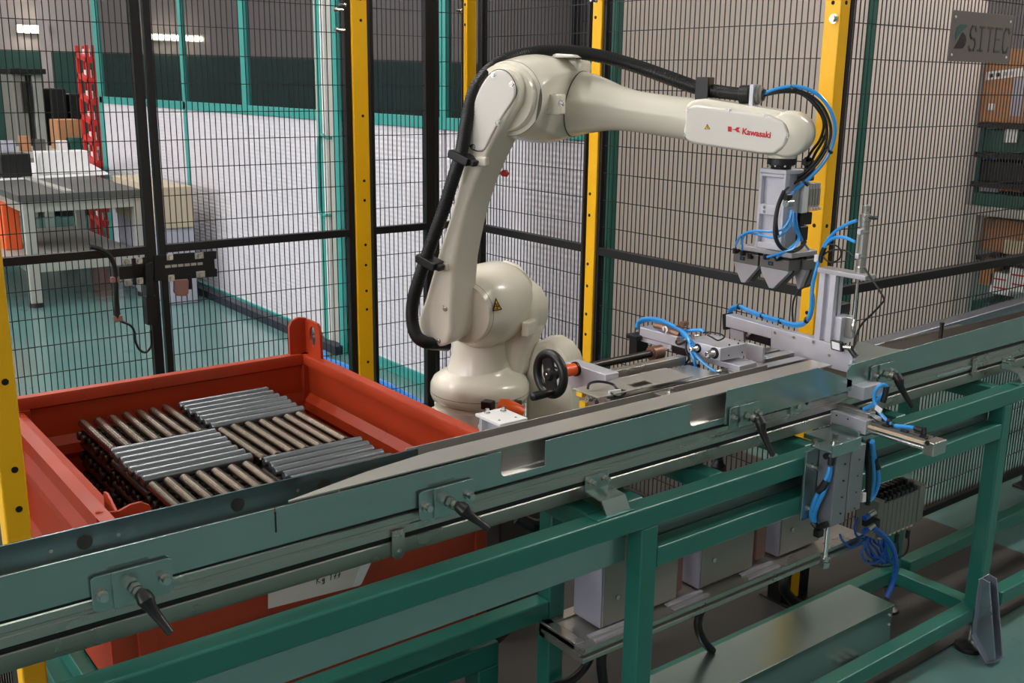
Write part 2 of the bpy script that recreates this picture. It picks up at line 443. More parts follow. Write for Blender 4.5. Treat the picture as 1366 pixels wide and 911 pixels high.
# ================================================================ FENCES
def mesh_grid(mb, o, du, L, z0, z1, zs, pitch=.0213, w=.0028):
    """welded wire: upright wires every pitch along du from o, level wires at heights zs"""
    du = V(du); nrm = du.cross(V((0, 0, 1)))
    n = int(L/pitch)
    off = (L-n*pitch)/2
    for k in range(n+1):
        p = V(o)+du*(off+k*pitch)
        mb.beam((p.x, p.y, z0), (p.x, p.y, z1), w, w, up=tuple(du))
    for z in zs:
        p = V(o)+nrm*.0035; q = p+du*L
        mb.beam((p.x, p.y, z), (q.x, q.y, z), w, w)
def fence_panel(name, label, o, du, L, stiles=(.03, .03), z0=.10, z1=2.02, rail=1.005, cat='fence panel', grp='black wire mesh panels of the cell fence', d=.03):
    du = V(du).normalized(); o = V(o)
    t = thing(name, label, cat, (o.x, o.y, 0), grp)
    up = (0, 0, 1); nrm = du.cross(V(up))
    def st(a, b, za, zb, nm):
        p = o+du*((a+b)/2)
        MB().obox((p.x, p.y, (za+zb)/2), du, nrm, up, abs(b-a)/2, d/2, (zb-za)/2).build(nm, M['black'], t, bevel=.002)
    st(0, stiles[0], z0, z1, 'stile'); st(L-stiles[1], L, z0, z1, 'stile')
    for za, zb in ((z0, z0+.025), (rail-.012, rail+.018), (z1-.025, z1)):
        st(stiles[0], L-stiles[1], za, zb, 'rail')
    g = MB()
    zs = [z for z in (.205, .30, .40, .50, .60, .70, .80, .90, 1.10, 1.20, 1.30, 1.40, 1.50, 1.60, 1.70, 1.80, 1.90) if z1 > z]
    mesh_grid(g, o+du*stiles[0], du, L-sum(stiles), z0+.02, z1-.02, zs)
    g.build('wire_mesh', M['black'], t)
    return t
YA, XB, YCF = 3.79, 2.62, 1.88
FP = at(1358, 664, Z=0); FPX = FP.x+.17
# the two leaves of the door in the left fence, meeting stiles at pixel 185 and 205
xs = [at(x, 250, Y=YA).x for x in (188, 201, 205.5, 214.5)]
fence_panel('mesh_gate', 'left leaf of the black wire mesh door, behind the orange bin', (.45, YA, 0), (1, 0, 0), xs[1]-.45, (.04, xs[1]-xs[0]), z0=.06, cat='fence door', grp='leaves of the wire mesh door')
xe = at(472, 240, Y=YA).x
fence_panel('mesh_gate', 'right leaf of the black wire mesh door, carrying the slotted lock plate', (xs[2], YA, 0), (1, 0, 0), xe-xs[2], (xs[3]-xs[2], .035), z0=.06, cat='fence door', grp='leaves of the wire mesh door')
x1 = at(495, 240, Y=YA).x; x2 = at(578, 240, Y=YA).x
fence_panel('mesh_fence', 'narrow wire mesh panel right of the yellow post behind the bin', (x1, YA, 0), (1, 0, 0), x2-x1, (.012, .045))
fence_panel('mesh_fence', 'short wire mesh panel behind the robot arm and hose, by the corner', (x2+.01, YA, 0), (1, 0, 0), 2.66-x2-.01, (.012, .03))
yb0 = at(640, 260, X=XB).y; yb1 = at(784, 240, X=XB).y
fence_panel('mesh_fence', 'wire mesh panel right of the robot, in front of the white partition', (XB, yb0, 0), (0, -1, 0), yb0-yb1, (.03, .012))
yc0 = at(797, 240, X=XB).y; yc1 = at(1092, 300, X=XB).y
fence_panel('mesh_fence', 'wire mesh panel behind the robot forearm, in front of the beige wall', (XB, yc0, 0), (0, -1, 0), yc0-yc1, (.036, .03))
fence_panel('mesh_fence', 'wire mesh panel carrying the grey sign plate, running off beside the conveyor', (2.635, YCF, 0), (1, 0, 0), FPX-.027-2.635, (.02, .03))
fence_panel('mesh_fence', 'far wire mesh panel beside the shelf of cardboard boxes', (FPX+.027, YCF, 0), (1, 0, 0), 1.8, (.03, .03))
fence_panel('mesh_fence', 'side fence panel of black mesh at the near left post', (.345, 1.956, 0), (-.06, 1, 0), 1.78, (.04, .03))
def post(label, x, y, sx, sy, holes_on, hz, z1=2.1):
    t = thing('fence_post', label, 'fence post', (x, y, 0), 'yellow posts of the cell fence')
    MB().box(x-sx/2, x+sx/2, y-sy/2, y+sy/2, 0, z1).build('post', M['yellow'], t, bevel=.004)
    MB().box(x-.07, x+.07, y-.06, y+.06, 0, .012).build('foot_plate', M['black'], t, bevel=.002)
    MB().box(x-.07, x-sx/2, y-sy/2, y+sy/2, .012, .11).box(x+sx/2, x+.07, y-sy/2, y+sy/2, .012, .11).build('foot_cheek', M['black'], t, bevel=.002)
    hm = MB()
    for z in hz:
        for f in holes_on:
            if f[0] == 'y': hm.cyl((x+f[1], y-sy/2-.0008, z), (x+f[1], y-sy/2+.001, z), .006, n=12)
            else: hm.cyl((x-sx/2-.0008, y+f[1], z), (x-sx/2+.001, y+f[1], z), .006, n=12)
    hm.build('bolt_hole', M['hole'], t)
    bm = MB()
    for z in (1.905, 1.985, .25, .33):
        bm.bolt((x-sx/2-.02, y-sy/2+.01, z), (-1, 0, 0), .006, .02)
    bm.build('bolt', M['zinc'], t)
    return t
HZ = [1.93, 1.85, 1.48, 1.22, 1.14, .955, .87, .76, .68, .45, .35]
xa = at(474, 240, Y=3.765).x; xb = at(494, 240, Y=3.765).x
post('yellow fence post between bin and robot, full height behind the bin', (xa+xb)/2, 3.79, xb-xa, .05, (('y', .006), ('x', 0)), HZ)
ya = at(791, 0, X=2.595).y; yb = at(803.5, 0, X=2.595).y
post('yellow fence post behind the robot forearm at its elbow', 2.62, (ya+yb)/2, .05, ya-yb, (('x', .008),), HZ)
post('yellow fence post behind the gripper, at the corner by the conveyor', 2.60, 1.885, .045, .055, (('x', 0), ('y', 0)), HZ)
post('slim yellow fence post far behind the robot elbow', 2.60, 3.695, .05, .026, (('x', 0),), HZ)
px0 = at(8, 710, Y=1.9).x; px1 = at(43, 710, Y=1.9).x
post('yellow fence post nearest the camera, beside the left end of the bin', (px0+px1)/2, 1.925, px1-px0, .05, (('y', .004),), [1.104, .942, .867, 1.3, .62])
post('yellow fence post at the right edge, only its foot showing under the beam', FPX, 1.885, .05, .05, (('x', 0),), HZ)
p = at(1113, 25, X=2.577)
bt_ = [o for o in COL.objects if o.name == 'fence_post.002'][0]
MB().bolt((2.577, p.y, p.z), (-1, 0, 0), .009, .010).build('clip_bolt', M['zinc'], bt_)
# ================================================================ GREEN CONVEYOR FRAME
TB = .045
YF, YR = 1.34, 1.62
fr = thing('conveyor_table', 'green welded square-tube frame carrying the conveyor rails', 'frame', (1.365, YF, 0))
def tube_x(nm, x0, x1, y, z): return MB().box(x0, x1, y, y+TB, z, z+TB).build(nm, M['green'], fr, bevel=.005, seg=3)
def tube_y(nm, x, y0, y1, z): return MB().box(x, x+TB, y0, y1, z, z+TB).build(nm, M['green'], fr, bevel=.005, seg=3)
tube_x('top_beam', -.6, 5.2, YF, .765)
tube_x('top_beam', -.6, 5.2, YR, .765)
for x in (-.55, 1.365, 2.762, 4.6):
    for y in (YF, YR):
        MB().box(x, x+TB, y, y+TB, .085, .766).build('leg', M['green'], fr, bevel=.005, seg=3)
for a, b in ((1.41, 2.762),):
    tube_x('mid_rail', a, b, YF, .67)
tube_x('mid_rail', -.5, 1.365, YR, .445)
for a, b in ((-.5, 1.365), (1.41, 2.762), (2.86, 4.6)):
    tube_x('low_rail', a, b, YR, .11)
tube_x('low_rail', -.5, 1.365, YF, .11); tube_x('low_rail', 1.41, 2.762, YF, .11); tube_x('low_rail', 2.90, 4.6, YF, .11)
for x in (-.55, 1.365, 2.762, 4.6): tube_y('cross_rail', x, YF+TB, YR, .11)
for x in (1.365, 2.762, 4.6): tube_y('cross_rail', x, YF+TB, YR, .765)
# sheet-steel cross plates under the conveyor
for x in (1.257, 1.605, 1.93, 2.30): tube_y('cross_tube', x, YF+TB, YR, .765)
MB().box(-.6, 1.362, YF+TB, YF+TB+.004, .683, .765).box(1.412, 2.76, YF+TB, YF+TB+.004, .683, .765).build('shield_sheet', M['galv'], fr)
for x in (-.55, 1.365, 2.762, 4.6):
    for y in (YF, YR):
        c = (x+TB/2, y+TB/2)
        f = MB().lathe((c[0], c[1], 0), (0, 0, 1), [(.04, 0), (.042, .006), (.04, .014), (.018, .026), (.012, .03)], 24).build('foot', M['plastic_black'], fr)
        MB().cyl((c[0], c[1], .028), (c[0], c[1], .086), .007, n=12).cyl((c[0], c[1], .076), (c[0], c[1], .086), .014, n=6).build('foot_screw', M['zinc'], f)
# galvanised floor bracket at the right leg
g = MB()
pl = [(2.752, YF-.002, .25), (2.752, YF-.002, .07), (2.752, YF-.055, .004), (2.752, YF-.075, .02), (2.752, YF-.028, .245)]
g.prism([(2.752+.0, y, z) for _, y, z in pl], (.004, 0, 0))
g.prism([(2.792, y, z) for _, y, z in pl], (.004, 0, 0))
g.box(2.74, 2.796, YF-.005, YF-.001, .07, .25)
g.prism([(2.74, YF-.002, .07), (2.74, YF-.055, .004), (2.74, YF-.055, .0), (2.74, YF-.002, .062)], (.056, 0, 0)).prism([(2.74, YF-.055, .004), (2.74, YF-.078, .02), (2.74, YF-.078, .016), (2.74, YF-.055, .0)], (.056, 0, 0))
br = g.build('floor_bracket', M['galv_plain'], fr, bevel=.001, label='bent galvanised bracket with two bolts')
b_ = MB()
for z in (.222, .16): b_.bolt((2.772, YF-.005, z), (0, -1, 0), .008, .012)
b_.build('bolt', M['zinc'], br)

# ================================================================ CONVEYOR RAILS
cv = thing('conveyor', 'roller bar conveyor of aluminium profile and galvanised guide plates on green frame', 'conveyor', (1.0, 1.44, .825))
def extrusion(nm, x0, x1, yf, z0, z1, depth=.045, parent=None, slots=(.36, .86), m='alu'):
    """slotted aluminium profile: section in (y, z) swept along x"""
    hgt = z1-z0; W_ = .0045
    sec = [(yf, z0+.0015), (yf+.0015, z0)][::-1]
    for s_ in slots:
        zc = z0+hgt*s_
        sec += [(yf, zc-W_-.0017), (yf+.0017, zc-W_), (yf+.012, zc-W_), (yf+.012, zc+W_), (yf+.002, zc+W_), (yf, zc+W_+.001)]
        if s_ is not slots[-1]:
            zm = z0+hgt*.62
            sec += [(yf, zm-.004), (yf+.0016, zm-.0024), (yf+.0016, zm+.0024), (yf, zm+.004)]
    sec += [(yf, z1), (yf+depth, z1), (yf+depth, z0)]
    return MB().prism([(x0, y, z) for y, z in sec], (x1-x0, 0, 0)).build(nm, M[m], parent, sharp=20)
extrusion('profile', -.6, 5.2, 1.42, .825, .915, parent=cv)
for zc in (.825+.09*.36, .825+.09*.86): MB().box(-.6, 5.2, 1.4225, 1.43, zc-.0043, zc+.0043).build('slot_shade', M['rubber'], cv)  # black strips that put the shade inside the grooves into colour
# front guide plate, with two stepped notches
ZT, ZB = .972, .908
def plate(nm, poly, y, th, m='galv', bev=.0008):
    return MB().prism([(x, y, z) for x, z in poly], (0, th, 0)).build(nm, M[m], cv, bevel=bev)
def notch(px0, px1):
    return at(px0, 600, Y=1.412).x, at(px1, 580, Y=1.412).x
n1a, n1b = at(668, 605, Y=1.412).x, at(727, 590, Y=1.412).x
n2a, n2b = at(921, 540, Y=1.412).x, at(968, 520, Y=1.412).x
x3 = at(1090, 487, Y=1.412).x
xs0 = at(366, 676, Y=1.412).x
def corner(x, zl, n=5, r=.012):
    return [(x+r-r*math.cos(t*math.pi/2/n), zl+r-r*math.sin(t*math.pi/2/n)) for t in range(n+1)]
plate('front_plate', [(-.6, ZB), (n1b, ZB)] + [(n1b, .922), (n1a+.012, .922)][0:1] + [(n1a+.012, .922)] + corner(n1a, .922)[::-1][1:] + [(n1a, ZT), (xs0+.0015, ZT), (xs0+.0015, ZT-.008), (xs0-.0015, ZT-.008), (xs0-.0015, ZT), (-.6, ZT)], 1.410, .003)
plate('front_plate', [(n1b, ZB), (n2b, ZB), (n2b, .922), (n2a+.012, .922)] + corner(n2a, .922)[::-1][1:] + [(n2a, ZT), (n1b, ZT)], 1.410, .003)
eB = at(1137, 507, Y=1.408)
plate('front_plate', [(n2b, .905), (eB.x, .905), (eB.x, eB.z), (x3, .984), (n2b, .984)], 1.408, .003)
MB().box(xs0-.0012, xs0+.0012, 1.4092, 1.4102, ZT-.04, ZT-.006).build('plate_slit', M['hole'], cv)
# inner bent plate: upright and pale top flange, tapering in at its left end
xl = at(385, 663, Y=1.414).x
IP = [(1.436, .975), (1.436, .945), (1.434, .934), (1.428, .924), (1.4145, .914), (1.4145, .911), (1.430, .9215), (1.4375, .933), (1.439, .945), (1.439, .975)]
MB().prism([(xl+.1, y, z) for y, z in IP], (x3-xl-.04, 0, 0)).prism([(xl, 1.4135, .974), (x3+.06, 1.4135, .978), (x3+.06, 1.472, .978), (xl+.30, 1.472, .975), (xl+.16, 1.452, .975), (xl, 1.4165, .974)], (0, 0, .0025)).build('inner_plate', M['galv_dark'], cv, sharp=50)
# back guide plate on the left, with its holes
yb = 1.51
xr = at(558, 596, Y=yb).x
pb = MB().box(-.6, xr, yb, yb+.004, .929, .972).build('back_plate', M['galv_cold'], cv, bevel=.0008)
hm = MB(); dm = MB()
for (x, y) in ((113, 723), (317, 673), (432, 648)):
    p = at(x, y, Y=yb); hm.cyl((p.x, yb-.0012, p.z), (p.x, yb+.001, p.z), .0115, n=20)
for (x, y) in ((68, 735), (158, 713), (397, 654), (465, 638)):
    p = at(x, y, Y=yb); dm.cyl((p.x, yb-.001, p.z), (p.x, yb+.001, p.z), .003, n=10)
hm.build('plate_hole', M['steel_dark'], pb, label='round hole in the back plate'); dm.build('rivet', M['zinc'], pb)
MB().box(-.6, xr, yb+.004, yb+.03, .924, .929).build('back_ledge', M['galv'], cv)
# dull back plate on the right with long cut-outs along its lower edge
yd = 1.545
xd0 = xr-.004; xd1 = at(1024, 486, Y=yd).x
xc0 = at(712, 575, Y=yd).x; xc1 = at(975, 492, Y=yd).x
plate('back_plate', [(xd0, .925), (xc0-.015, .925), (xc0-.006, .930), (xc0, .944), (xc1, .945), (xc1+.004, .935), (xd1, .935), (xd1, .962), (xd0, .962)], yd, .003, 'galv_dark')
MB().box(xd0-.03, xd1, yd+.003, yd+.045, .885, .925).build('back_profile', M['alu'], cv)
MB().box(xd0-.03, xd1+1.2, 1.478, yd-.004, .80, .86).build('under_tray', M['galv_dark'], cv)
# right-hand guide channel beyond the station
q0 = at(1130, 487, Y=1.412); q1 = at(1366, 421, Y=1.412)
zr0, zr1 = q0.z, q1.z
xe = 5.0
zt = zr0+(zr1-zr0)*(xe-q0.x)/(q1.x-q0.x)
plate('front_plate', [(q0.x, .915), (xe, .915), (xe, zr1), (q1.x, zr1), (q0.x+.012, zr0), (q0.x, zr0-.01)], 1.408, .003)
fa = at(1143, 455, Z=zr0); fb = at(1191, 465, Z=zr0)
MB().prism([(q0.x+.004, 1.412, zr0), (fa.x, fa.y, zr0), (fb.x, max(fb.y, 1.42), zr0), (fb.x+.02, 1.412, zr0)], (0, 0, -.003)).build('top_flange', M['galv'], cv)
q0b = at(1180, 460, Y=1.62); q1b = at(1285, 434, Y=1.62)
q2 = at(1310, 420, Y=1.66)
plate('rear_plate', [(q0b.x, q0b.z-.06), (q1b.x, q1b.z-.03), (q1b.x+.02, q1b.z-.012), (q1b.x-.02, q1b.z+.006), (q0b.x, q0b.z+.008)], 1.62, .003, 'galv_dark')
a = at(1240, 443, Y=1.67); b = at(1366, 403, Y=1.67)
MB().prism([(a.x-.3, 1.67, a.z-.06), (b.x+1.5, 1.67, a.z-.06), (b.x+1.5, 1.67, b.z), (b.x, 1.67, b.z), (a.x-.3, 1.67, a.z)], (0, .05, 0)).build('rear_rail', M['galv_plain'], cv, bevel=.004)
p = at(1255, 446, Y=1.56)
MB().cyl((p.x, 1.56, p.z-.04), (p.x, 1.56, p.z+.03), .006, n=12).cyl((p.x, 1.56, p.z+.03), (p.x, 1.56, p.z+.036), .007, n=12).build('stop_pin', M['steel_dark'], cv)
MB().box(q0.x+.01, 5.0, 1.425, 1.61, .90, .915).build('slide_bed', M['steel_dark'], cv)
# clamp units: plate, two bolts, clamping lever
def clamp(px, py, lever, w=.115, hh=.052, slot=True):
    """px, py = pixel of the clamp's screw on the plate face; lever = pixels of the lever's end"""
    y = 1.402
    c = at(px, py, Y=y)
    pl = MB().prism([(c.x-w/2+.006, y, c.z-hh/2), (c.x+w/2-.006, y, c.z-hh/2), (c.x+w/2, y, c.z-hh/2+.006), (c.x+w/2, y, c.z+hh/2), (c.x+w/2-.006, y, c.z+hh/2+.003), (c.x-w/2+.006, y, c.z+hh/2+.003), (c.x-w/2, y, c.z+hh/2), (c.x-w/2, y, c.z-hh/2+.006)], (0, .004, 0))
    pl.box(c.x-w/2+.028, c.x+w/2-.028, y-.005, y, c.z-hh/2, c.z+hh/2+.005)
    o = pl.build('clamp_plate', M['galv'], cv, bevel=.001)
    b = MB()
    for k in (-1, 1): b.cyl((c.x+k*(w/2-.013), y, c.z), (c.x+k*(w/2-.013), y-.004, c.z), .0085, n=16).cyl((c.x+k*(w/2-.013), y-.004, c.z), (c.x+k*(w/2-.013), y-.014, c.z), .006, n=12)
    b.build('bolt', M['zinc'], o)
    MB().cyl((c.x, y-.004, c.z), (c.x, y-.03, c.z), .0055, n=12).cyl((c.x, y-.008, c.z), (c.x, y-.019, c.z), .0105, n=6).cyl((c.x, y-.022, c.z), (c.x, y-.032, c.z), .009, n=12).build('clamp_screw', M['zinc'], o)
    h = V((c.x, y-.032, c.z))
    e = at(lever[0], lever[1], Y=y-.075)
    lv = MB().tube([h+V((0, .006, .0)), h+V((.002, -.006, .0)), h+(e-h)*.12+V((0, -.006, .002)), h+(e-h)*.35, h+(e-h)*.7, e], [.0085, .0115, .0125, .0085, .0065, .0058], 12)
    lv.build('clamp_lever', M['plastic_black'], cv, label='black clamping lever')
clamp(178, 782, (228, 845))
clamp(597, 668, (652, 706))
clamp(994, 554, (1031, 608), w=.10, hh=.045)
clamp(1178, 498, (1217, 543), w=.10, hh=.045)
# carrier brackets from the profile down to the beam
def carrier(px, py, w=.062):
    c = at(px, py, Y=1.416)
    x0, x1 = c.x-w/2, c.x+w/2
    sec = [(1.417, .868), (1.417, .838), (1.372, .824), (1.372, .812), (1.376, .812), (1.376, .8215), (1.4205, .835), (1.4205, .868)]
    sec = [(1.4165, .872), (1.4165, .842), (1.368, .838), (1.352, .812), (1.356, .812), (1.371, .835), (1.4195, .839), (1.4195, .872)]
    o = MB().prism([(x0, y, z) for y, z in sec], (w, 0, 0)).build('carrier_bracket', M['galv'], cv, sharp=15)
    b = MB()
    for k in (-.018, .018): b.bolt((c.x+k, 1.4165, .860), (0, -1, 0), .005, .012)
    b.build('bolt', M['zinc'], o)
    MB().box(x0-.03, x1+.005, 1.345, 1.378, .8095, .813).build('weld_pad', M['green'], o, bevel=.001)
carrier(797, 640)
carrier(1345, 478)
# hanging lugs
def lug(px, py):
    c = at(px, py, Y=1.414)
    n = 10; r = .0125
    poly = [(c.x-r, c.z+.012), (c.x-r, c.z-.03)] + [(c.x-r*math.cos(math.pi*i/n), c.z-.03-r*math.sin(math.pi*i/n)) for i in range(1, n)] + [(c.x+r, c.z-.03), (c.x+r, c.z+.012)]
    o = MB().prism([(x, 1.414, z) for x, z in poly], (0, .004, 0)).build('hanging_lug', M['alu'], cv, bevel=.0008)
    b = MB()
    for dx, dz in ((-.006, .003), (.006, .003), (0, -.027)): b.bolt((c.x+dx, 1.414, c.z+dz), (0, -1, 0), .0032, .003)
    b.build('bolt', M['zinc'], o)
lug(532, 716); lug(1302, 483)
# slot markings strip of shiny nuts on the right profile
sm = MB()
for (xa, ya_, xb, yb_) in ((1243, 484, 1297, 468), (1250, 501, 1295, 489)):
    a = at(xa, ya_, Y=1.418); b = at(xb, yb_, Y=1.418)
    sm.box(a.x, b.x, 1.4165, 1.421, (a.z+b.z)/2-.0035, (a.z+b.z)/2+.0035)
sm.build('slot_strip', M['chrome'], cv)
# square connector plate near the lift unit
c = at(1068, 540, Y=1.414)
o = MB().box(c.x-.035, c.x+.035, 1.413, 1.42, c.z-.017, c.z+.017).build('connector_plate', M['galv'], cv, bevel=.001)
MB().bolt((c.x-.014, 1.413, c.z), (0, -1, 0), .007, .005).build('bolt', M['zinc'], o)
MB().cyl((c.x+.022, 1.4125, c.z+.002), (c.x+.022, 1.414, c.z+.002), .006, n=16).build('hole', M['hole'], o)
c = at(1150, 520, Y=1.40)
MB().box(c.x-.03, c.x+.045, 1.375, 1.419, c.z-.016, c.z+.016).build('stop_block', M['alu_light'], cv, bevel=.001)

# ================================================================ ORANGE BIN
BX0, BX1, BY0, BY1, BZ0, BZ1 = .458, 1.295, 1.775, 2.65, .39, .86
bn = thing('steel_bin', 'orange painted steel stillage with pressed sides holding steel bars', 'bin', ((BX0+BX1)/2, (BY0+BY1)/2, .335))
SEC = [(0, BZ1), (.026, BZ1), (.028, BZ1-.006), (.026, BZ1-.03), (.014, BZ1-.036), (.012, .745), (.030, .725), (.032, .70), (.014, .68), (.012, .56), (.030, .54), (.030, .52), (.012, .50), (.012, BZ0),
       (0, BZ0), (0, .50), (-.014, .52), (-.014, .54), (0, .56), (0, .675), (-.014, .69), (-.016, .715), (0, .74), (0, BZ1-.036)]
SEC0 = SEC
def wall(p0, p1, inward, off=0):
    p0 = V(p0); p1 = V(p1); n = V(inward)
    a = [p0+n*(d+(off if z < BZ1-.01 and d not in (.026, .028) else 0))+V((0, 0, z)) for d, z in SEC]
    return MB().loft([a, [q+(p1-p0) for q in a]]).build('side_wall', M['orange'], bn, sharp=28)
wall((BX0, BY1, 0), (BX1, BY1, 0), (0, -1, 0))
SEC = [(0, .836), (.010, .836), (.012, .745)]+SEC[6:-1]+[(0, .80)]
wall((BX0, BY0, 0), (BX1, BY0, 0), (0, 1, 0))
SEC = SEC0
wall((BX0, BY0, 0), (BX0, BY1, 0), (1, 0, 0), .05)
wall((BX1, BY0, 0), (BX1, BY1, 0), (-1, 0, 0))
MB().box(BX0+.05, BX1-.01, BY0+.01, BY1-.01, BZ0, BZ0+.006).build('bottom', M['orange'], bn)
def lugpoly(w, h0, h1, hole=True):
    return [(0, h0), (w, h0), (w, h1-.03), (w-.012, h1-.006), (w-.03, h1), (0, h1)]
# lifting lugs at the corners
zt = BZ1+.10
MB().prism([(BX1-.06, BY1-.012, BZ1-.04), (BX1-.002, BY1-.012, BZ1-.04), (BX1-.002, BY1-.012, zt), (BX1-.03, BY1-.012, zt+.006), (BX1-.05, BY1-.012, zt-.002), (BX1-.06, BY1-.012, zt-.02)], (0, .01, 0)).build('lifting_lug', M['orange'], bn, bevel=.003)
lug_r = MB()
yc, zc = BY1-.055, BZ1+.055
outer = [(BY1-.004, BZ1-.04), (BY1-.004, zt), (BY1-.085, zt-.002), (BY1-.10, zt-.02), (BY1-.105, BZ1-.04)]
def ring_plate(mb, outer, hole, X, th):
    """plate in the plane X with an oval hole, built as a bridged ring"""
    n = 20
    ho = [(hole[0]+hole[2]*math.cos(2*math.pi*i/n), hole[1]+hole[3]*math.sin(2*math.pi*i/n)) for i in range(n)]
    def hit(ang):
        dx, dz = math.cos(ang), math.sin(ang); best = None
        for (ax, az), (bx_, bz) in zip(outer, outer[1:]+outer[:1]):
            ex, ez = bx_-ax, bz-az; den = dx*ez-dz*ex
            if abs(den) < 1e-9: continue
            t = ((ax-hole[0])*ez-(az-hole[1])*ex)/den; u_ = ((ax-hole[0])*dz-(az-hole[1])*dx)/den
            if t > 0 and -1e-6 <= u_ <= 1+1e-6 and (best is None or t < best): best = t
        return (hole[0]+dx*best, hole[1]+dz*best)
    ou = [hit(2*math.pi*i/n) for i in range(n)]
    vs = [(X, y, z) for y, z in ho]+[(X, y, z) for y, z in ou]+[(X+th, y, z) for y, z in ho]+[(X+th, y, z) for y, z in ou]
    fs = []
    for i in range(n):
        j = (i+1) % n
        fs += [(i, j, n+j, n+i), (2*n+i, 3*n+i, 3*n+j, 2*n+j), (i, 2*n+i, 2*n+j, j), (n+i, n+j, 3*n+j, 3*n+i)]
    mb.add(vs, fs)
ring_plate(lug_r, outer, (yc, zc, .018, .03), BX1-.01, .008)
lug_r.build('lifting_lug', M['orange'], bn, sharp=30)
# front left corner lug with a wavy top
w = MB()
top = [(BX0+.004, BZ1+.004), (BX0+.03, BZ1-.002), (BX0+.045, BZ1-.004), (BX0+.065, BZ1+.003), (BX0+.085, BZ1+.004), (BX0+.1, BZ1-.006), (BX0+.108, BZ1-.03)]
w.prism([(x, BY0+.040, z) for x, z in [(BX0+.004, BZ1-.10)]+top+[(BX0+.108, BZ1-.10)]], (0, .006, 0))
w.prism([(BX0+.038, y, z) for y, z in ((BY0+.04, BZ1-.10), (BY0+.11, BZ1-.10), (BY0+.11, BZ1+.012), (BY0+.09, BZ1+.014), (BY0+.04, BZ1-.004))], (.006, 0, 0))
w.build('corner_lug', M['orange'], bn, bevel=.002)
for x in (BX0+.046, BX1-.03):
    for y, zz in ((BY0-.006, .836), (BY1-.028, BZ1-.03)): MB().box(x, x+.034, y, y+.034, BZ0, zz).build('corner_post', M['orange'], bn, bevel=.004)
for x in (BX0+.11, BX1-.09):
    MB().box(x, x+.06, BY0+.02, BY1-.02, .335, BZ0).build('skid', M['orange'], bn, bevel=.003)
# green stand under the bin
sd = thing('bin_stand', 'low green steel stand under the orange bin', 'stand', (.9, 2.2, 0))
for y in (1.76, 2.60): MB().box(.44, 1.33, y, y+.06, .275, .335).build('stand_beam', M['green'], sd, bevel=.005)
MB().box(.478, .56, 1.70, 2.72, .335, .386).build('stand_beam', M['green'], sd, bevel=.005)
for x in (.44, 1.27): MB().box(x, x+.06, 1.82, 2.60, .275, .335).build('stand_beam', M['green'], sd, bevel=.005)
for x in (.44, 1.27):
    for y in (1.76, 2.60): MB().box(x, x+.06, y, y+.06, 0, .275).build('leg', M['green'], sd, bevel=.005)
# paper card on the bin front
pa = [at(x, y, Y=1.752) for x, y in ((358, 785), (495, 748), (480, 781), (358, 812))]
cd = MB().prism([(p.x, 1.752, p.z) for p in pa], (0, .0015, 0)).build('paper_card', M['paper'], None, org=tuple(pa[3]))
tag(cd, 'white paper card with a handwritten weight on the orange bin front', 'card')
pf = [at(x, y, Y=1.7515) for x, y in ((483, 749), (497, 746), (482, 779), (471, 783))]
MB().prism([(p.x, 1.7508, p.z) for p in pf], (0, .001, 0)).build('folded_edge', M['white'], cd)
def stroke(strokes, px0, py0, sx, sy, nm):
    g = MB()
    for s_ in strokes:
        pts = [at(px0+x*sx, py0+y*sy-x*sx*.27, Y=1.7512) for x, y in s_]
        for a, b in zip(pts[:-1], pts[1:]): g.beam(a, b, .0012, .0008, up=(0, -1, 0))
    g.build(nm, M['ink'], cd)
# Kg 177, one stroke list per sign
K = [[(0, 0), (-.05, 1)], [(.5, .05), (.0, .55), (.45, 1)]]
g_ = [[(1.0, .5), (.75, .6), (.8, .85), (1.05, .7), (1.05, .5), (1.0, 1.2), (.75, 1.25)]]
one = [[(1.9, .3), (2.05, .1), (1.95, 1)]]
sv1 = [[(2.35, .2), (2.75, .1), (2.5, 1)], [(2.4, .6), (2.75, .55)]]
sv2 = [[(2.95, .2), (3.3, .08), (3.1, 1)], [(3.0, .6), (3.35, .52)]]
stroke(K+g_+one+sv1+sv2, 423, 769.5, 9.3, 9, 'handwriting')

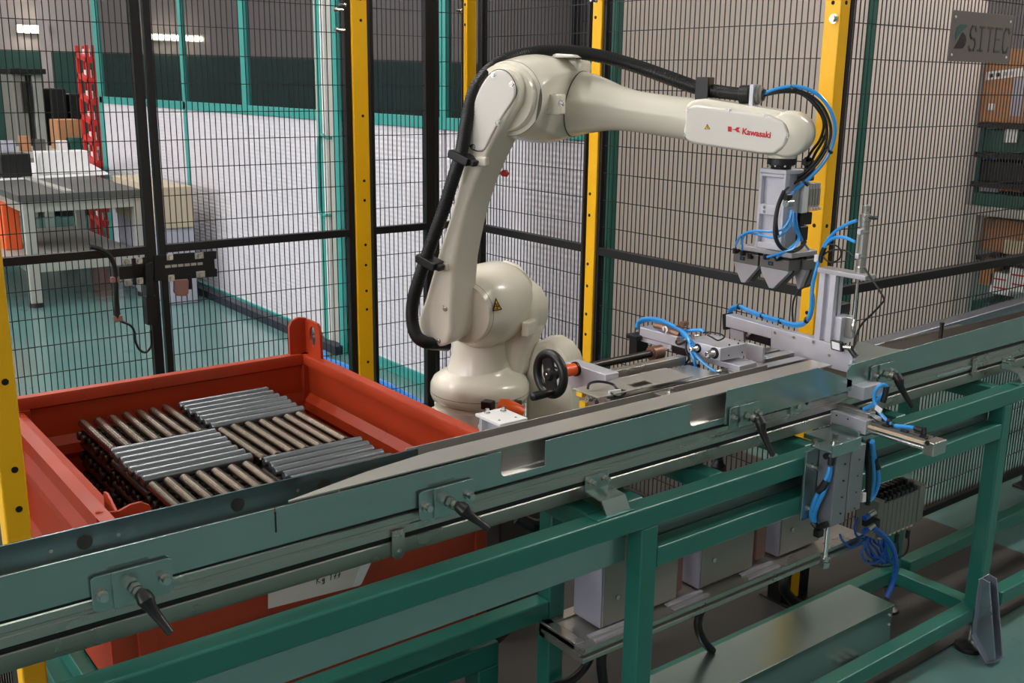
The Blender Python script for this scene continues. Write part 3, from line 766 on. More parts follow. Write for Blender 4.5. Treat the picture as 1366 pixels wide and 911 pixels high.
# ================================================================ STEEL BARS
def bar_mesh(nm, L, r, m):
    mb = MB(); n = 14
    prof = [(r*.82, 0), (r, .0025), (r, L-.0025), (r*.82, L)]
    mb.lathe((0, 0, 0), (1, 0, 0), prof, n)
    o = mb.build(nm, m, None); me = o.data; bpy.data.objects.remove(o)
    return me
LB, RB, PB = .245, .0118, .0345
me_x = bar_mesh('bright_bar', LB, RB, M['bar_x']); me_y = bar_mesh('rolled_bar', LB, RB, M['bar_y']); me_d = bar_mesh('dull_bar', LB, RB, M['bar_end'])
GX0, GY1, GZ = .622, 2.56, .805
ORD = ['first', 'second', 'third', 'fourth', 'fifth', 'sixth', 'seventh', 'eighth']
rows = ['back', 'middle', 'front']; cols = ['left', 'right']
def bars(layer, ci, ri):
    xway = ((ci+ri+layer) % 2 == 1)
    z = GZ - layer*.026 - RB
    cx = GX0+ci*.2535; cy = GY1-ri*.2505
    for k in range(7):
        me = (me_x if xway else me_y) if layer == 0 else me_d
        o = bpy.data.objects.new('steel_bar', me); COL.objects.link(o)
        j = random.uniform(-.004, .004)
        if xway:
            o.location = (cx+.003+j, cy-.018-k*PB, z+.004*(layer == 0)); o.rotation_euler = (random.uniform(0, 6), 0, random.uniform(-.006, .006))
        else:
            o.location = (cx+.018+k*PB, cy-.247+j, z); o.rotation_euler = (random.uniform(0, 6), 0, math.pi/2+random.uniform(-.006, .006))
        o.rotation_mode = 'XYZ'
        nth = ORD[k]; side = 'back' if xway else 'left'
        if layer == 0:
            kind = 'bright steel bar lying lengthwise' if xway else 'brownish steel bar lying crosswise'
            tag(o, f'{kind}, {nth} from the {side} in the {rows[ri]} {cols[ci]} block on top', 'steel bar', f'bars of the {rows[ri]} {cols[ci]} block on top')
        else:
            tag(o, f'dark steel bar, {nth} from the {side}, {ORD[layer]} layer down, {rows[ri]} {cols[ci]} block', 'steel bar', f'bars of the {ORD[layer]} layer, {rows[ri]} {cols[ci]} block')
for ci in range(2):
    for ri in range(3):
        bars(0, ci, ri); bars(1, ci, ri)
for layer in range(2, 8):
    for ri in range(3): bars(layer, 0, ri)
# ================================================================ ROBOT
_b = at(640, 520, d=3.10); RB0 = V((_b.x, _b.y, 0))
_w = at(1043, 213, d=2.55); AX = V((_w.x-_b.x, _w.y-_b.y, 0)).normalized()
SX = V((AX.y, -AX.x, 0))
if SX.dot(EYE-RB0) < 0: SX = -SX
UP = V((0, 0, 1))
def R(px, py, s): return atp(px, py, RB0+SX*s, SX)
def P(u, s, z): return RB0+AX*u+SX*s+UP*z
def uz(p): d = V(p)-RB0; return d.dot(AX), p[2]
rb = thing('robot_arm', 'cream six-axis industrial robot arm bent over the conveyor, black hose on its back', 'robot', (RB0.x, RB0.y, 0))
# pedestal and base
zt = at(640, 520, d=3.10).z+.024
MB().obox(RB0+UP*.255, AX, SX, UP, .16, .16, .255).build('pedestal', M['steel_dark'], rb, bevel=.006)
MB().lathe(RB0, UP, [(.155, .51), (.158, .515), (.155, .54), (.140, .56), (.136, .58), (.136, zt-.062), (.125, zt-.052)], 48).build('base', M['robot'], rb)
q = [R(x, y, -.10) for x, y in ((700, 575), (699, 470), (704, 463), (715, 457), (728, 457), (743, 466), (753, 480), (761, 505), (762, 575))]
q = [V((p.x, p.y, p.z)) for p in q]
q[0].z = q[-1].z = .515
MB().prism(q, SX*-.13).build('connector_box', M['robot'], rb, bevel=.018, seg=3)
m_ = MB()
for sgn, dx in ((1, -.10), (1, .10)):
    m_.obox(P(dx, .10, zt-.105), AX, SX, UP, .03, .05, .028)
m_.build('base_boss', M['robot'], rb, bevel=.01)
# turntable
MB().lathe(RB0, UP, [(.130, zt-.050), (.143, zt-.044), (.148, zt-.030), (.148, zt-.022), (.146, zt-.021), (.148, zt-.020), (.147, zt+.0), (.139, zt+.016), (.122, zt+.028), (.096, zt+.042), (.082, zt+.07), (.078, zt+.11)], 56).build('turntable', M['robot'], rb, sharp=50)
MB().lathe(RB0, UP, [(.1479, zt-.0217), (.1479, zt-.0203)], 56).build('joint_line', M['seam'], rb)
# shoulder
J2 = R(590, 428, .26); u2, z2 = uz(J2)
th = MB().lathe(P(u2, .15, z2), -SX, [(.084, 0), (.0875, .012), (.089, .018), (.101, .045), (.115, .07), (.121, .13), (.118, .21), (.10, .265), (.06, .295), (.02, .30)], 48).build('shoulder_drum', M['robot'], rb, sharp=50)
MB().lathe(P(u2, .1326, z2), -SX, [(.0893, 0), (.0893, .0012)], 48).build('joint_line', M['seam'], rb)
sil = [(600, 505), (602, 440), (620, 385), (640, 356), (656, 353), (672, 360), (688, 379), (703, 391), (712, 410), (713, 428), (708, 444), (700, 462), (692, 490), (690, 512), (640, 520)]
MB().prism([R(x, y, -.03) for x, y in sil], SX*-.13).build('shoulder_housing', M['robot'], rb, bevel=.045, seg=5, sharp=60)
p = R(706, 437, -.02)
MB().obox(p, AX, SX, UP, .012, .03, .022).build('housing_boss', M['robot'], rb, bevel=.006)
q = [R(x, y, .03) for x, y in ((628, 462), (642, 456), (656, 466), (654, 472), (640, 471), (630, 468))]
MB().prism(q, SX*-.05).build('shoulder_boss', M['robot'], rb, bevel=.005)
MB().lathe(P(u2-.03, 0, zt+.03), UP, [(.10, 0), (.094, .02), (.082, .06), (.076, .14)], 36).build('neck', M['robot'], rb, sharp=60)
# lower arm
SF = .26
arm = [(557, 424), (556.5, 443), (563, 455), (576.8, 462), (589, 463.8), (598, 458), (602.3, 443), (603, 412), (604.5, 381), (606.5, 351), (610, 330), (615.5, 303), (622, 277), (632, 246), (643.5, 218), (658, 188), (674.8, 161), (689.6, 135.5),
       (691.5, 112), (684, 96), (668, 88.5), (655, 92), (642, 109), (633, 137), (627, 168), (622, 197), (615.5, 224), (609, 250.7), (599, 290), (583, 340), (566, 400)]
lower = MB().prism([R(x, y, SF) for x, y in arm], SX*-.135).build('lower_arm', M['robot'], rb, bevel=.016, seg=4, sharp=40)
cap = [(628.5, 185), (630.5, 160), (635.5, 135), (645, 113), (657, 97.5), (668, 93), (680, 98.5), (688, 112), (689.3, 126), (683, 139), (671, 157), (659, 178), (649, 198), (642, 201), (634, 199), (629, 194)]
def rnd(pl, n=3):
    q = [V((x, y, 0)) for x, y in pl]; out = []
    for i in range(len(q)):
        p0, p1, p2, p3 = q[i-1], q[i], q[(i+1) % len(q)], q[(i+2) % len(q)]
        for k in range(n):
            t = k/n; v = .5*((2*p1)+(p2-p0)*t+(2*p0-5*p1+4*p2-p3)*t*t+(3*p1-p0-3*p2+p3)*t**3)
            out.append((v.x, v.y))
    return out
cap = rnd(cap)
cp = MB().prism([R(x, y, SF-.004) for x, y in cap], SX*.010).build('elbow_cover', M['robot_grey'], rb, bevel=.004, seg=3, sharp=40)
MB().prism([R(661+(x-661)*1.035, 146+(y-146)*1.025, SF-.006) for x, y in cap], SX*.0066).build('cover_seam', M['steel_dark'], rb)
sc = MB()
for x, y in ((658, 100), (683, 112.5), (664, 163.5), (631, 196)): sc.bolt(R(x, y, SF+.006), SX, .0052, .003)
sc.build('screw', M['zinc'], cp)
bo = MB()
for x, y, w in ((631, 211, 10), (579, 351, 12)):
    p = R(x+9, y+4, SF+.002); bo.obox(p, AX, SX, UP, .024, .012, .012)
bo.build('hose_boss', M['robot'], rb, bevel=.006)
ad = MB()
for x, y in ((594, 412), (585, 455)): ad.bolt(R(x, y, SF), SX, .005, .004)
ad.build('screw', M['zinc'], lower)
p = R(591, 411, SF)
MB().beam(p+UP*.008, p+UP*-.008+AX*.006, .0014, .0006, up=SX).beam(p+AX*.004+UP*.007, p+AX*.01+UP*.004, .0014, .0006, up=SX).build('scale_mark', M['ink'], lower)
MB().lathe(R(669, 231, .17), AX, [(.006, 0), (.009, .004), (.009, .016), (.004, .02)], 16).build('brake_button', M['red'], rb, label='small red button on the arm edge')
# elbow
E3 = R(661, 130, SF); u3, z3 = uz(E3)
hc = R(737, 132, -.05); uh, zh = uz(hc)
MB().lathe(P(u3, SF-.04, z3), -SX, [(.083, 0), (.087, .02), (.0935, .0595), (.0935, .08)], 48).build('elbow_drum', M['robot'], rb, sharp=50)
MB().lathe(P((u3+uh)/2, .20, (z3+zh)/2), -SX, [(.0935, 0), (.0935, .001), (.097, .02), (.108, .08), (.119, .17), (.121, .23), (.116, .29), (.100, .33), (.07, .352), (.03, .36)], 48).build('elbow_housing', M['robot'], rb, sharp=60)
MB().lathe(P((u3+uh)/2, .1995, (z3+zh)/2), -SX, [(.0942, 0), (.0942, .0012)], 48).build('joint_line', M['seam'], rb)
q = [R(x, y, -.01) for x, y in ((700, 100), (716, 84), (733, 77), (737, 74), (765, 75), (770, 79), (776, 92), (777, 104), (776, 140), (772, 168), (762, 182), (740, 186), (710, 160))]
MB().prism(q, SX*-.09).build('elbow_shell', M['robot'], rb, bevel=.03, seg=4, sharp=60)
q = [R(x, y, .045) for x, y in ((734, 77), (737, 71), (764, 72.5), (769, 77))]
MB().prism(q, SX*-.08).build('top_cover', M['robot_grey'], rb, bevel=.004)
k = R(738, 138, .065)
MB().obox(R(737, 139, .125), AX, SX, UP, .031, .018, .026).build('hard_stop', M['robot'], rb, bevel=.006)
kb = MB()
for x, y in ((727, 145), (749, 138)): kb.bolt(R(x, y, .142), SX, .006, .004)
kb.build('bolt', M['zinc'], rb)
# forearm
FS = -.05
RIDGE = .12
def ring(px, py, r, n=72, sq=1.0):
    c = R(px, py, FS); nxt = R(px+10, py+1.9, FS); prv = R(px-10, py-1.9, FS)
    d = (nxt-prv).normalized(); w = SX; v = w.cross(d).normalized()
    out = []
    for i in range(n):
        t = 2*math.pi*i/n
        t2 = (t+math.pi) % (2*math.pi)-math.pi
        k = 1+.045*math.exp(-((t2-RIDGE)/.16)**2)*min(1, max(0, (px-772)/20))*min(1, max(0, (905-px)/25))
        out.append(c+w*r*k*math.cos(t)+v*r*k*math.sin(t))
    return out
MB().loft([ring(*a) for a in ((766, 139, .088), (771, 139, .0885), (773, 139, .0872), (780, 139, .0835), (790, 139.5, .0785), (800, 140.5, .0725), (811, 142, .066), (822, 144, .0600), (836, 146.5, .0555), (850, 149, .0530), (870, 152, .0525), (890, 155, .0530), (915, 158, .0540), (930, 161, .0540))]).build('forearm', M['robot'], rb, sharp=60)
MB().loft([ring(771.2, 139, .0892), ring(772.2, 139, .0892)]).build('joint_line', M['seam'], rb)
# the elbow castings end at the roll joint's plane
import bmesh
_c = R(771, 139, FS); _n = (R(790, 142.6, FS)-R(760, 136.9, FS)).normalized()
for o_ in [o for o in rb.children if o.name in ('elbow_housing', 'elbow_shell')]:
    md_ = [m for m in o_.modifiers]
    dg_ = bpy.context.evaluated_depsgraph_get()
    me_ = bpy.data.meshes.new_from_object(o_.evaluated_get(dg_))
    bm_ = bmesh.new(); bm_.from_mesh(me_)
    r_ = bmesh.ops.bisect_plane(bm_, geom=bm_.verts[:]+bm_.edges[:]+bm_.faces[:], plane_co=_c-V(o_['_o']), plane_no=_n, clear_outer=True)
    ed_ = [e for e in r_['geom_cut'] if isinstance(e, bmesh.types.BMEdge)]
    bmesh.ops.contextual_create(bm_, geom=ed_)
    bm_.to_mesh(me_); bm_.free()
    o_.modifiers.clear(); o_.data = me_
# wrist unit with its cover
wo = [(913, 141), (922, 133), (940, 131.5), (1030, 146), (1056, 151), (1072, 160), (1076, 178), (1070, 197), (1052, 207), (1020, 206.5), (930, 193), (915, 186)]
MB().prism([R(x, y, -.004) for x, y in wo], SX*-.094).build('wrist_housing', M['robot'], rb, bevel=.016, seg=4, sharp=50)
co = [(913.5, 181), (916, 149), (923, 140.5), (934, 140), (1028, 153), (1048, 162), (1055, 178), (1049, 195), (1034, 206), (1014, 205), (926, 191.5), (916, 187)]
wc = MB().prism([R(x, y, -.008) for x, y in co], SX*.016).build('wrist_cover', M['robot_grey'], rb, bevel=.011, seg=1, sharp=30)
sc = MB()
for x, y in ((919.5, 147), (972, 148), (1022, 156), (1049, 181), (1016, 198), (965, 192), (916, 179)): sc.bolt(R(x, y, .001), SX, .005, .004)
sc.build('screw', M['zinc'], wc)
wr = R(1048, 178, FS); uw, zw = uz(wr)
MB().lathe(P(uw+.012, .0, zw), -SX, [(.048, 0), (.055, .008), (.057, .05), (.055, .085), (.045, .105), (.02, .112)], 40).build('wrist_head', M['robot'], rb, sharp=50)
fl = R(1043, 207, FS)
MB().lathe(fl+UP*.03, -UP, [(.036, 0), (.036, .034), (.034, .037)], 32).build('wrist_neck', M['robot'], rb)
fg = MB().lathe(fl-UP*.008, -UP, [(.0355, 0), (.0355, .015), (.026, .016), (.025, .026)], 32).build('tool_flange', M['plastic_black'], rb)
sb = MB()
for i in range(8):
    a = i*math.pi/4+.2
    sb.cyl(fl+V((.031*math.cos(a), .031*math.sin(a), -.0225)), fl+V((.031*math.cos(a), .031*math.sin(a), -.027)), .003, n=8)
sb.build('bolt', M['zinc'], fg)
# lettering and emblem on the wrist cover
pa = R(990, 179.2, .0085); pe = R(1027.5, 184.6, .0085)
ra = (pe-pa).normalized(); ua = SX.cross(ra).normalized()
if ua.z < 0: ua = -ua
sN = .0085
ua = (ua*.35+UP*.65).normalized()
text('lettering', 'Kawasaki', M['red_ink'], wc, pa, ra, ua, .0158, (pe-pa).length, .0006, .026)
def logo(polys, nm, m, s_=.0085, th=.0008):
    g = MB()
    for pl in polys: g.prism([R(x, y, s_) for x, y in pl], SX*th)
    return g.build(nm, m, wc)
logo([[(971, 168.4), (976, 169.1), (976, 176.0), (971, 175.3)],
      [(978, 172.0), (980.4, 172.2), (983.2, 169.6), (987.6, 170.2), (985.0, 172.9), (987.3, 176.6), (983.2, 176.1), (980.6, 173.3), (978, 172.9)]], 'emblem', M['red_ink'])
def warn(px, py, r, s_, parent, nm='warning_sign', n=SX):
    o = MB().prism([R(px+r*math.sin(a), py-r*1.05*math.cos(a), s_) for a in (0, 2*math.pi/3, 4*math.pi/3)], n*.0006).build(nm, M['ink'], parent)
    MB().prism([R(px+r*.74*math.sin(a), py+.2-r*.76*math.cos(a), s_+.0007) for a in (0, 2*math.pi/3, 4*math.pi/3)], n*.0004).build('sign_field', M['warn'], parent)
    MB().prism([R(px-.10*r, py-r*.3, s_+.0012), R(px+.10*r, py-r*.3, s_+.0012), R(px+.07*r, py+r*.2, s_+.0012), R(px-.07*r, py+r*.2, s_+.0012)], n*.0004).build('sign_symbol', M['ink'], parent)
warn(943.5, 170, 4.4, .0085, wc)
# hazard sign on the shoulder: a triangle with a hand-crush mark, tilted with the housing face
hs = rb
sho = [o for o in rb.children if o.name.startswith('shoulder')]
def sticker(nm, m, pts, off, th):
    a = [surf(x, y, sho, off) for x, y in pts]; n = (EYE-a[0]).normalized()
    return MB().prism(a, n*th).build(nm, m, rb)
sticker('warning_sign', M['ink'], ((660, 397.5), (668.5, 413), (655, 415.5)), .005, .0006)
sticker('sign_field', M['warn'], ((660.3, 401), (666, 411.8), (657, 413.6)), .0062, .0006)
mk = MB()
for a, b in (((658, 405), (660.5, 411)), ((660, 404.5), (662.5, 410)), ((656.8, 409.5), (663, 408.4)), ((657.6, 411.8), (661.5, 411.2))):
    mk.beam(surf(a[0]+1, a[1], sho, .0075), surf(b[0]+1, b[1], sho, .0075), .0016, .0006, up=SX)
mk.build('sign_symbol', M['ink'], rb)
# orange connector and black plug on the base
p = R(664, 541, .16); p2 = R(697, 553, .13)
MB().tube([p, p+(p2-p)*.3, p+(p2-p)*.75, p2], [.02, .028, .026, .022], 14).build('plug', M['orange_knob'], rb, label='orange plug on the base')
MB().obox(R(651, 540, .15), AX, SX, UP, .016, .014, .012).build('socket', M['plastic_black'], rb, bevel=.002)
MB().obox(R(690, 538, .10), AX, SX, UP, .010, .01, .008).build('socket', M['plastic_black'], rb, bevel=.002)
# hose package
hose = [(596, 461, .20), (580, 459, .25), (566, 456, .285), (555, 447, .295), (550, 428, .295), (551, 402, .295), (559, 372, .295), (572, 334, .29), (590, 285, .29), (605, 237, .29), (615, 205, .285), (621, 170, .275), (631, 127, .25), (648, 99, .21), (675, 80, .15), (710, 70.5, .07), (750, 68, .02), (800, 75, -.02), (850, 89, -.045), (900, 107, -.05), (938, 119, -.05), (990, 126, -.05)]
hp = smooth([R(*h) for h in hose], 6)
MB().tube(hp, .0165, 14).build('hose', M['rubber'], rb)
top = [(614, 206, .275), (625, 150, .262), (640, 112, .225), (664, 84, .165), (705, 67, .08), (750, 63.5, .02), (800, 70, -.02), (850, 83.5, -.04), (900, 101, -.05), (930, 112, -.05)]
MB().tube(smooth([R(*h) for h in top], 6), .0085, 10).build('hose', M['rubber'], rb)
MB().tube(smooth([R(x+1.5, y+6.5, s_-.012) for x, y, s_ in top[3:]], 6), .009, 10).build('hose', M['rubber'], rb)
rg = MB()
for i in range(6, len(hp)-4, 1):
    for t in (.0, .5):
        c = hp[i].lerp(hp[i+1], t); d = (hp[i+1]-hp[i]).normalized()
        rg.cyl(c-d*.0018, c+d*.0018, .0176, n=14)
rg.build('hose_rib', M['rubber'], rb, kind='stuff')
for x, y, s_, ang in ((617, 210, .285, 0), (573, 349, .29, 0)):
    c = R(x, y, s_); d = (R(x+6, y-18, s_)-c).normalized(); w = d.cross(SX).normalized()
    cl = MB().obox(c, d, w, SX, .011, .03, .026)
    cl.obox(c+w*(-.03), d, w, SX, .008, .006, .018).obox(c+w*(.034), d, w, SX, .008, .008, .014)
    cl.build('hose_clamp', M['plastic_black'], rb, bevel=.003)
c = R(940, 119, FS)
cl = MB().obox(c, AX, SX, UP, .017, .026, .030)
cl.build('hose_clamp', M['plastic_black'], rb, bevel=.002)
MB().obox(R(940, 133, FS), AX, SX, UP, .02, .024, .005).build('clamp_foot', M['alu_light'], rb)
c1 = R(987, 126, FS); c2 = R(1000, 126, FS)
MB().cyl(c1, c2, .023, n=20).build('hose_end', M['rubber'], rb, bevel=.002)
br = MB().obox(R(1006, 129, FS), AX, SX, UP, .005, .03, .03).obox(R(1001, 143, FS), AX, SX, UP, .02, .03, .004)
br.build('hose_bracket', M['alu_light'], rb, bevel=.001)
MB().lathe(R(1007, 126, FS), AX, [(.021, 0), (.024, .004), (.024, .012), (.019, .014), (.019, .02)], 24).build('gland', M['grey_box'], rb)
MB().cyl(R(1013, 126, FS), R(1020, 127, FS), .014, n=16).build('gland_core', M['plastic_black'], rb)
loop = [(1016, 127, -.05), (1035, 119, -.05), (1062, 115.5, -.06), (1088, 124, -.07), (1106, 144, -.08), (1114, 170, -.085), (1109, 197, -.085), (1096, 220, -.08), (1077, 240, -.07), (1056, 257, -.055)]
MB().tube(smooth([R(*l) for l in loop], 6), .0048, 10).build('air_tube', M['blue'], rb)
black_paths = [
 [(1016, 127, -.05), (1040, 121, -.05), (1066, 121, -.06), (1090, 134, -.07), (1104, 155, -.08), (1108, 180, -.085), (1098, 207, -.08), (1078, 231, -.07), (1057, 246, -.055), (1044, 256, -.05)],
 [(1016, 128, -.05), (1042, 123, -.05), (1068, 124, -.065), (1089, 139, -.075), (1100, 160, -.085), (1103, 182, -.09), (1095, 205, -.085), (1076, 228, -.075), (1055, 243, -.06)],
 [(1016, 128, -.05), (1042, 122, -.055), (1070, 126, -.07), (1091, 146, -.08), (1099, 165, -.09), (1094, 186, -.1), (1084, 200, -.11), (1075, 214, -.12)],
 [(1016, 126, -.05), (1044, 120, -.055), (1074, 126, -.075), (1094, 145, -.085), (1103, 168, -.095), (1098, 187, -.1), (1089, 202, -.11), (1082, 216, -.12)],
]
for bp_ in black_paths:
    MB().tube(smooth([R(*l) for l in bp_], 6), .0036, 8).build('cable', M['rubber'], rb)
for l in (loop[2], loop[6], loop[8]):
    c = R(l[0]-3, l[1]+3, l[2]); MB().cyl(c-AX*.002-UP*.002, c+AX*.002+UP*.002, .0125, n=14).build('cable_tie', M['plastic_black'], rb)

# ================================================================ GRIPPER
gp = thing('gripper', 'aluminium gripper head with V jaws and blue tubes hanging from the robot wrist', 'gripper', tuple(fl-UP*.034))
gz = (fl-UP*.034).z
gy = fl.y-.034
c = at(1049, 229, Y=gy)
gx = c.x
yl = at(1014, 224, X=gx).y
xr = at(1073, 225, Y=gy).x
zb = at(1049, 334, Y=gy).z
zt2 = gz
t_ = .008
MB().box(gx, xr, gy, yl, zt2-.012, zt2).build('mount_plate', M['alu_light'], gp, bevel=.002)
# the -x face: frame with two pockets
zs = [zt2-.012, at(1049, 238, Y=gy).z, at(1049, 275, Y=gy).z, at(1049, 289, Y=gy).z, at(1049, 326, Y=gy).z, zb]
g = MB().box(gx, gx+.014, gy, gy+t_, zb, zs[0]).box(gx, gx+.014, yl-t_, yl, zb, zs[0])
g.box(gx, gx+.014, gy+t_, yl-t_, zs[1], zs[0]).box(gx, gx+.014, gy+t_, yl-t_, zs[3], zs[2]).box(gx, gx+.014, gy+t_, yl-t_, zb, zs[4])
g.box(gx+.014, gx+.018, gy, yl, zb, zs[0])
g.build('bracket', M['alu_light'], gp, bevel=.0015)
MB().box(gx+.02, xr-.006, gy+.004, yl-.004, zb, zs[0]).build('column', M['alu_block'], gp, bevel=.002)
sb = MB()
for z in (zs[2]-.008, zs[3]+.008): sb.bolt((gx, (yl+gy)/2+.018, z), (-1, 0, 0), .003, .002)
sb.build('screw', M['zinc'], gp)
# base plate
c = at(1056.6, 338, Y=gy-.012)
x1 = at(1091, 332, Y=c.y).x; y1 = at(986.6, 326, X=c.x).y
zpl = at(1056.6, 345, Y=c.y).z
MB().box(c.x, x1, c.y, y1, zpl, c.z).build('base_plate', M['alu_block'], gp, bevel=.002)
# gripper units: body and two jaws each
def unit(px_near, py_top, wpx, x_off, lab):
    a = at(px_near, py_top, X=c.x+x_off)
    b = at(px_near-wpx, py_top-wpx*.2, X=c.x+x_off)
    y0, y1_ = a.y, b.y; h = .028
    u = MB().box(c.x+x_off, c.x+x_off+.05, y0, y1_, zpl-.006-h, zpl-.006).build('gripper_unit', M['alu_dark'], gp, bevel=.002, label=lab)
    MB().box(c.x+x_off+.006, c.x+x_off+.044, y0+.006, y1_-.006, zpl-.007, zpl).build('spacer', M['plastic_black'], u)
    zt_ = zpl-.006-h
    w = (y1_-y0)
    ym = (y0+y1_)/2
    poly = [(y1_-.002, zt_), (y0+.002, zt_), (y0+.003, zt_-.006), (y1_-.50*w, zt_-.052), (y1_-.36*w, zt_-.052), (y1_-.06*w, zt_-.014)]
    MB().prism([(c.x+x_off+.003, y, z) for y, z in poly], (.016, 0, 0)).build('jaw', M['alu_block'], u, bevel=.001)
    MB().prism([(c.x+x_off+.028, y, z) for y, z in poly], (.018, 0, 0)).build('jaw', M['alu_dark'], u, bevel=.001)
    MB().box(c.x+x_off-.0008, c.x+x_off+.001, ym+.002, ym+.018, zt_+.008, zt_+.018).build('nameplate', M['plastic_black'], u)
    MB().box(c.x+x_off-.0012, c.x+x_off, ym+.006, ym+.014, zt_+.011, zt_+.015).build('nameplate_print', M['blue_dark'], u)
unit(1011, 349, 33, -.002, 'far gripper unit with V jaws')
unit(1052, 358, 39, -.002, 'near gripper unit with V jaws')
unit(1076, 355, 17, .05, 'rear gripper unit with V jaws')
ft = MB()
for x, y in ((980, 335), (990, 338), (1000, 342), (1021, 343), (1036, 345)):
    p = at(x, y, X=c.x-.012); ft.cyl(p-UP*.006, p+UP*.008, .0055, n=10).cyl(p, p+V((.014, 0, -.004)), .0045, n=10)
ft.build('fitting', M['plastic_black'], gp)
# valve manifold on the right side
v0 = at(1072, 240, Y=gy+.02)
vm = MB().box(xr, xr+.022, gy-.004, gy+.05, at(1072, 284, Y=gy).z, at(1072, 246, Y=gy).z).build('valve_block', M['white_paint'], gp, bevel=.002)
zz0, zz1 = at(1080, 274, Y=gy).z, at(1080, 252, Y=gy).z
for k in range(4):
    MB().box(xr+.023+k*.0115, xr+.0335+k*.0115, gy-.004, gy+.046, zz0-.014, zz1+.014).build('valve', M['alu_block'], vm, bevel=.001)
    MB().box(xr+.0245+k*.0115, xr+.032+k*.0115, gy-.006, gy-.0035, zz0, zz1).build('valve_face', M['grey_box'], vm)
    MB().box(xr+.0245+k*.0115, xr+.032+k*.0115, gy-.012, gy-.003, zz0-.012, zz0-.005).build('valve_port', M['beige_plastic'], vm)
MB().box(xr+.002, xr+.05, gy, gy+.045, zz0-.05, zz0-.018).box(xr+.004, xr+.045, gy, gy+.045, zz1+.02, zz1+.05).build('connector', M['plastic_black'], gp, bevel=.003)
MB().box(xr+.0, xr+.034, gy-.003, gy+.02, zz0-.09, zz0-.052).build('connector', M['plastic_black'], gp, bevel=.003)
fx = gx+.03
p = at(1052, 271, Y=gy-.02)
MB().cyl(p-V((.012, 0, 0)), p+V((.012, 0, 0)), .009, n=14).build('elbow_fitting', M['zinc'], gp)
MB().cyl(at(1050, 262, Y=gy-.02)-V((.01, 0, 0)), at(1050, 262, Y=gy-.02)+V((.01, 0, 0)), .009, n=14).build('elbow_fitting', M['plastic_black'], gp)
ty = gy-.015
def gt(pts, r=.003, m='blue', nm='air_tube'):
    MB().tube(smooth([at(x, y, Y=gy+dy) for x, y, dy in pts], 6), r, 8).build(nm, M[m], gp)
gt([(1055, 281, -.01), (1052, 295, -.025), (1043, 306, -.03), (1030, 309, -.02), (1005, 308, .03), (989, 314, .06), (981, 328, .08)])
gt([(1057, 281, -.01), (1056, 296, -.025), (1048, 309, -.03), (1033, 317, -.02), (1012, 313, .03), (998, 311, .05), (991, 318, .06), (990, 333, .07)])
gt([(1061, 284, -.01), (1063, 300, -.02), (1065, 318, -.02), (1055, 330, -.03), (1040, 338, -.04), (1023, 343, -.03)])
gt([(1058, 284, -.01), (1059, 302, -.02), (1066, 318, -.022), (1058, 331, -.035), (1045, 337, -.04), (1036, 344, -.035)])
gt([(1060, 284, .0), (1064, 305, -.01), (1071, 322, -.01), (1079, 333, .0)])
gt([(1058, 257, -.012), (1050, 262, -.02), (1053, 258, -.018)], .0045)
gt([(1046, 255, -.03), (1038, 275, -.03), (1034, 300, -.03), (1035, 318, -.032), (1043, 331, -.034), (1056, 335, -.03), (1068, 330, -.02), (1074, 322, -.015)], .0052, 'rubber', 'cable')
gt([(1052, 250, -.025), (1044, 258, -.032), (1038, 276, -.033), (1036, 297, -.034), (1038, 314, -.036)], .003, 'rubber', 'cable')
gt([(1076, 215, .02), (1080, 219, .02), (1080, 230, .02)], .014, 'plastic_black', 'plug')
# ================================================================ STATION BEHIND THE CONVEYOR
st = thing('screw_stop_station', 'aluminium stop unit with a lead screw set by the black handwheel behind the conveyor', 'machine unit', (1.6, 1.66, .925))
g = MB(); S1 = ppbox(g, (808, 500), {'Y': 1.64}, (755, 478), (826, 492), (808, 531)); g.build('bearing_block', M['alu_light'], st, bevel=.002)
sx = S1[0]
cw = at(768, 492, X=sx-.002)
ay, az = cw.y, cw.z
MB().cyl((sx, ay, az), (sx-.006, ay, az), .017, n=20).build('bearing_ring', M['rubber'], st)
MB().cyl((sx-.005, ay, az), (sx-.05, ay, az), .0145, n=24).build('counter', M['orange_knob'], st, bevel=.002, label='orange position counter')
wx = sx-.078
whl = MB()
n = 40
Rw = .047
whl.tube([(wx, ay+Rw*math.cos(2*math.pi*i/n), az+Rw*math.sin(2*math.pi*i/n)) for i in range(n+1)], .0105, 12)
hw = whl.build('handwheel', M['plastic_black'], st, label='black handwheel with a crank handle')
MB().lathe((wx-.006, ay, az), (1, 0, 0), [(.012, -.006), (.016, 0), (.016, .02)], 24).obox((wx, ay+.002, az), (0, .25, .97), (0, .97, -.25), (1, 0, 0), .044, .017, .004).build('spoke', M['plastic_black'], hw, bevel=.001)
MB().lathe((wx-.0135, ay, az), (1, 0, 0), [(.002, 0), (.004, .001), (.004, .003)], 12).build('hub_screw', M['zinc'], hw)
hb = V((wx-.006, ay-.02, az-.037))
MB().lathe(hb, (-1, 0, 0), [(.005, 0), (.0085, .008), (.0095, .03), (.0105, .055), (.0095, .062), (.004, .065)], 18).build('crank_handle', M['plastic_black'], hw)
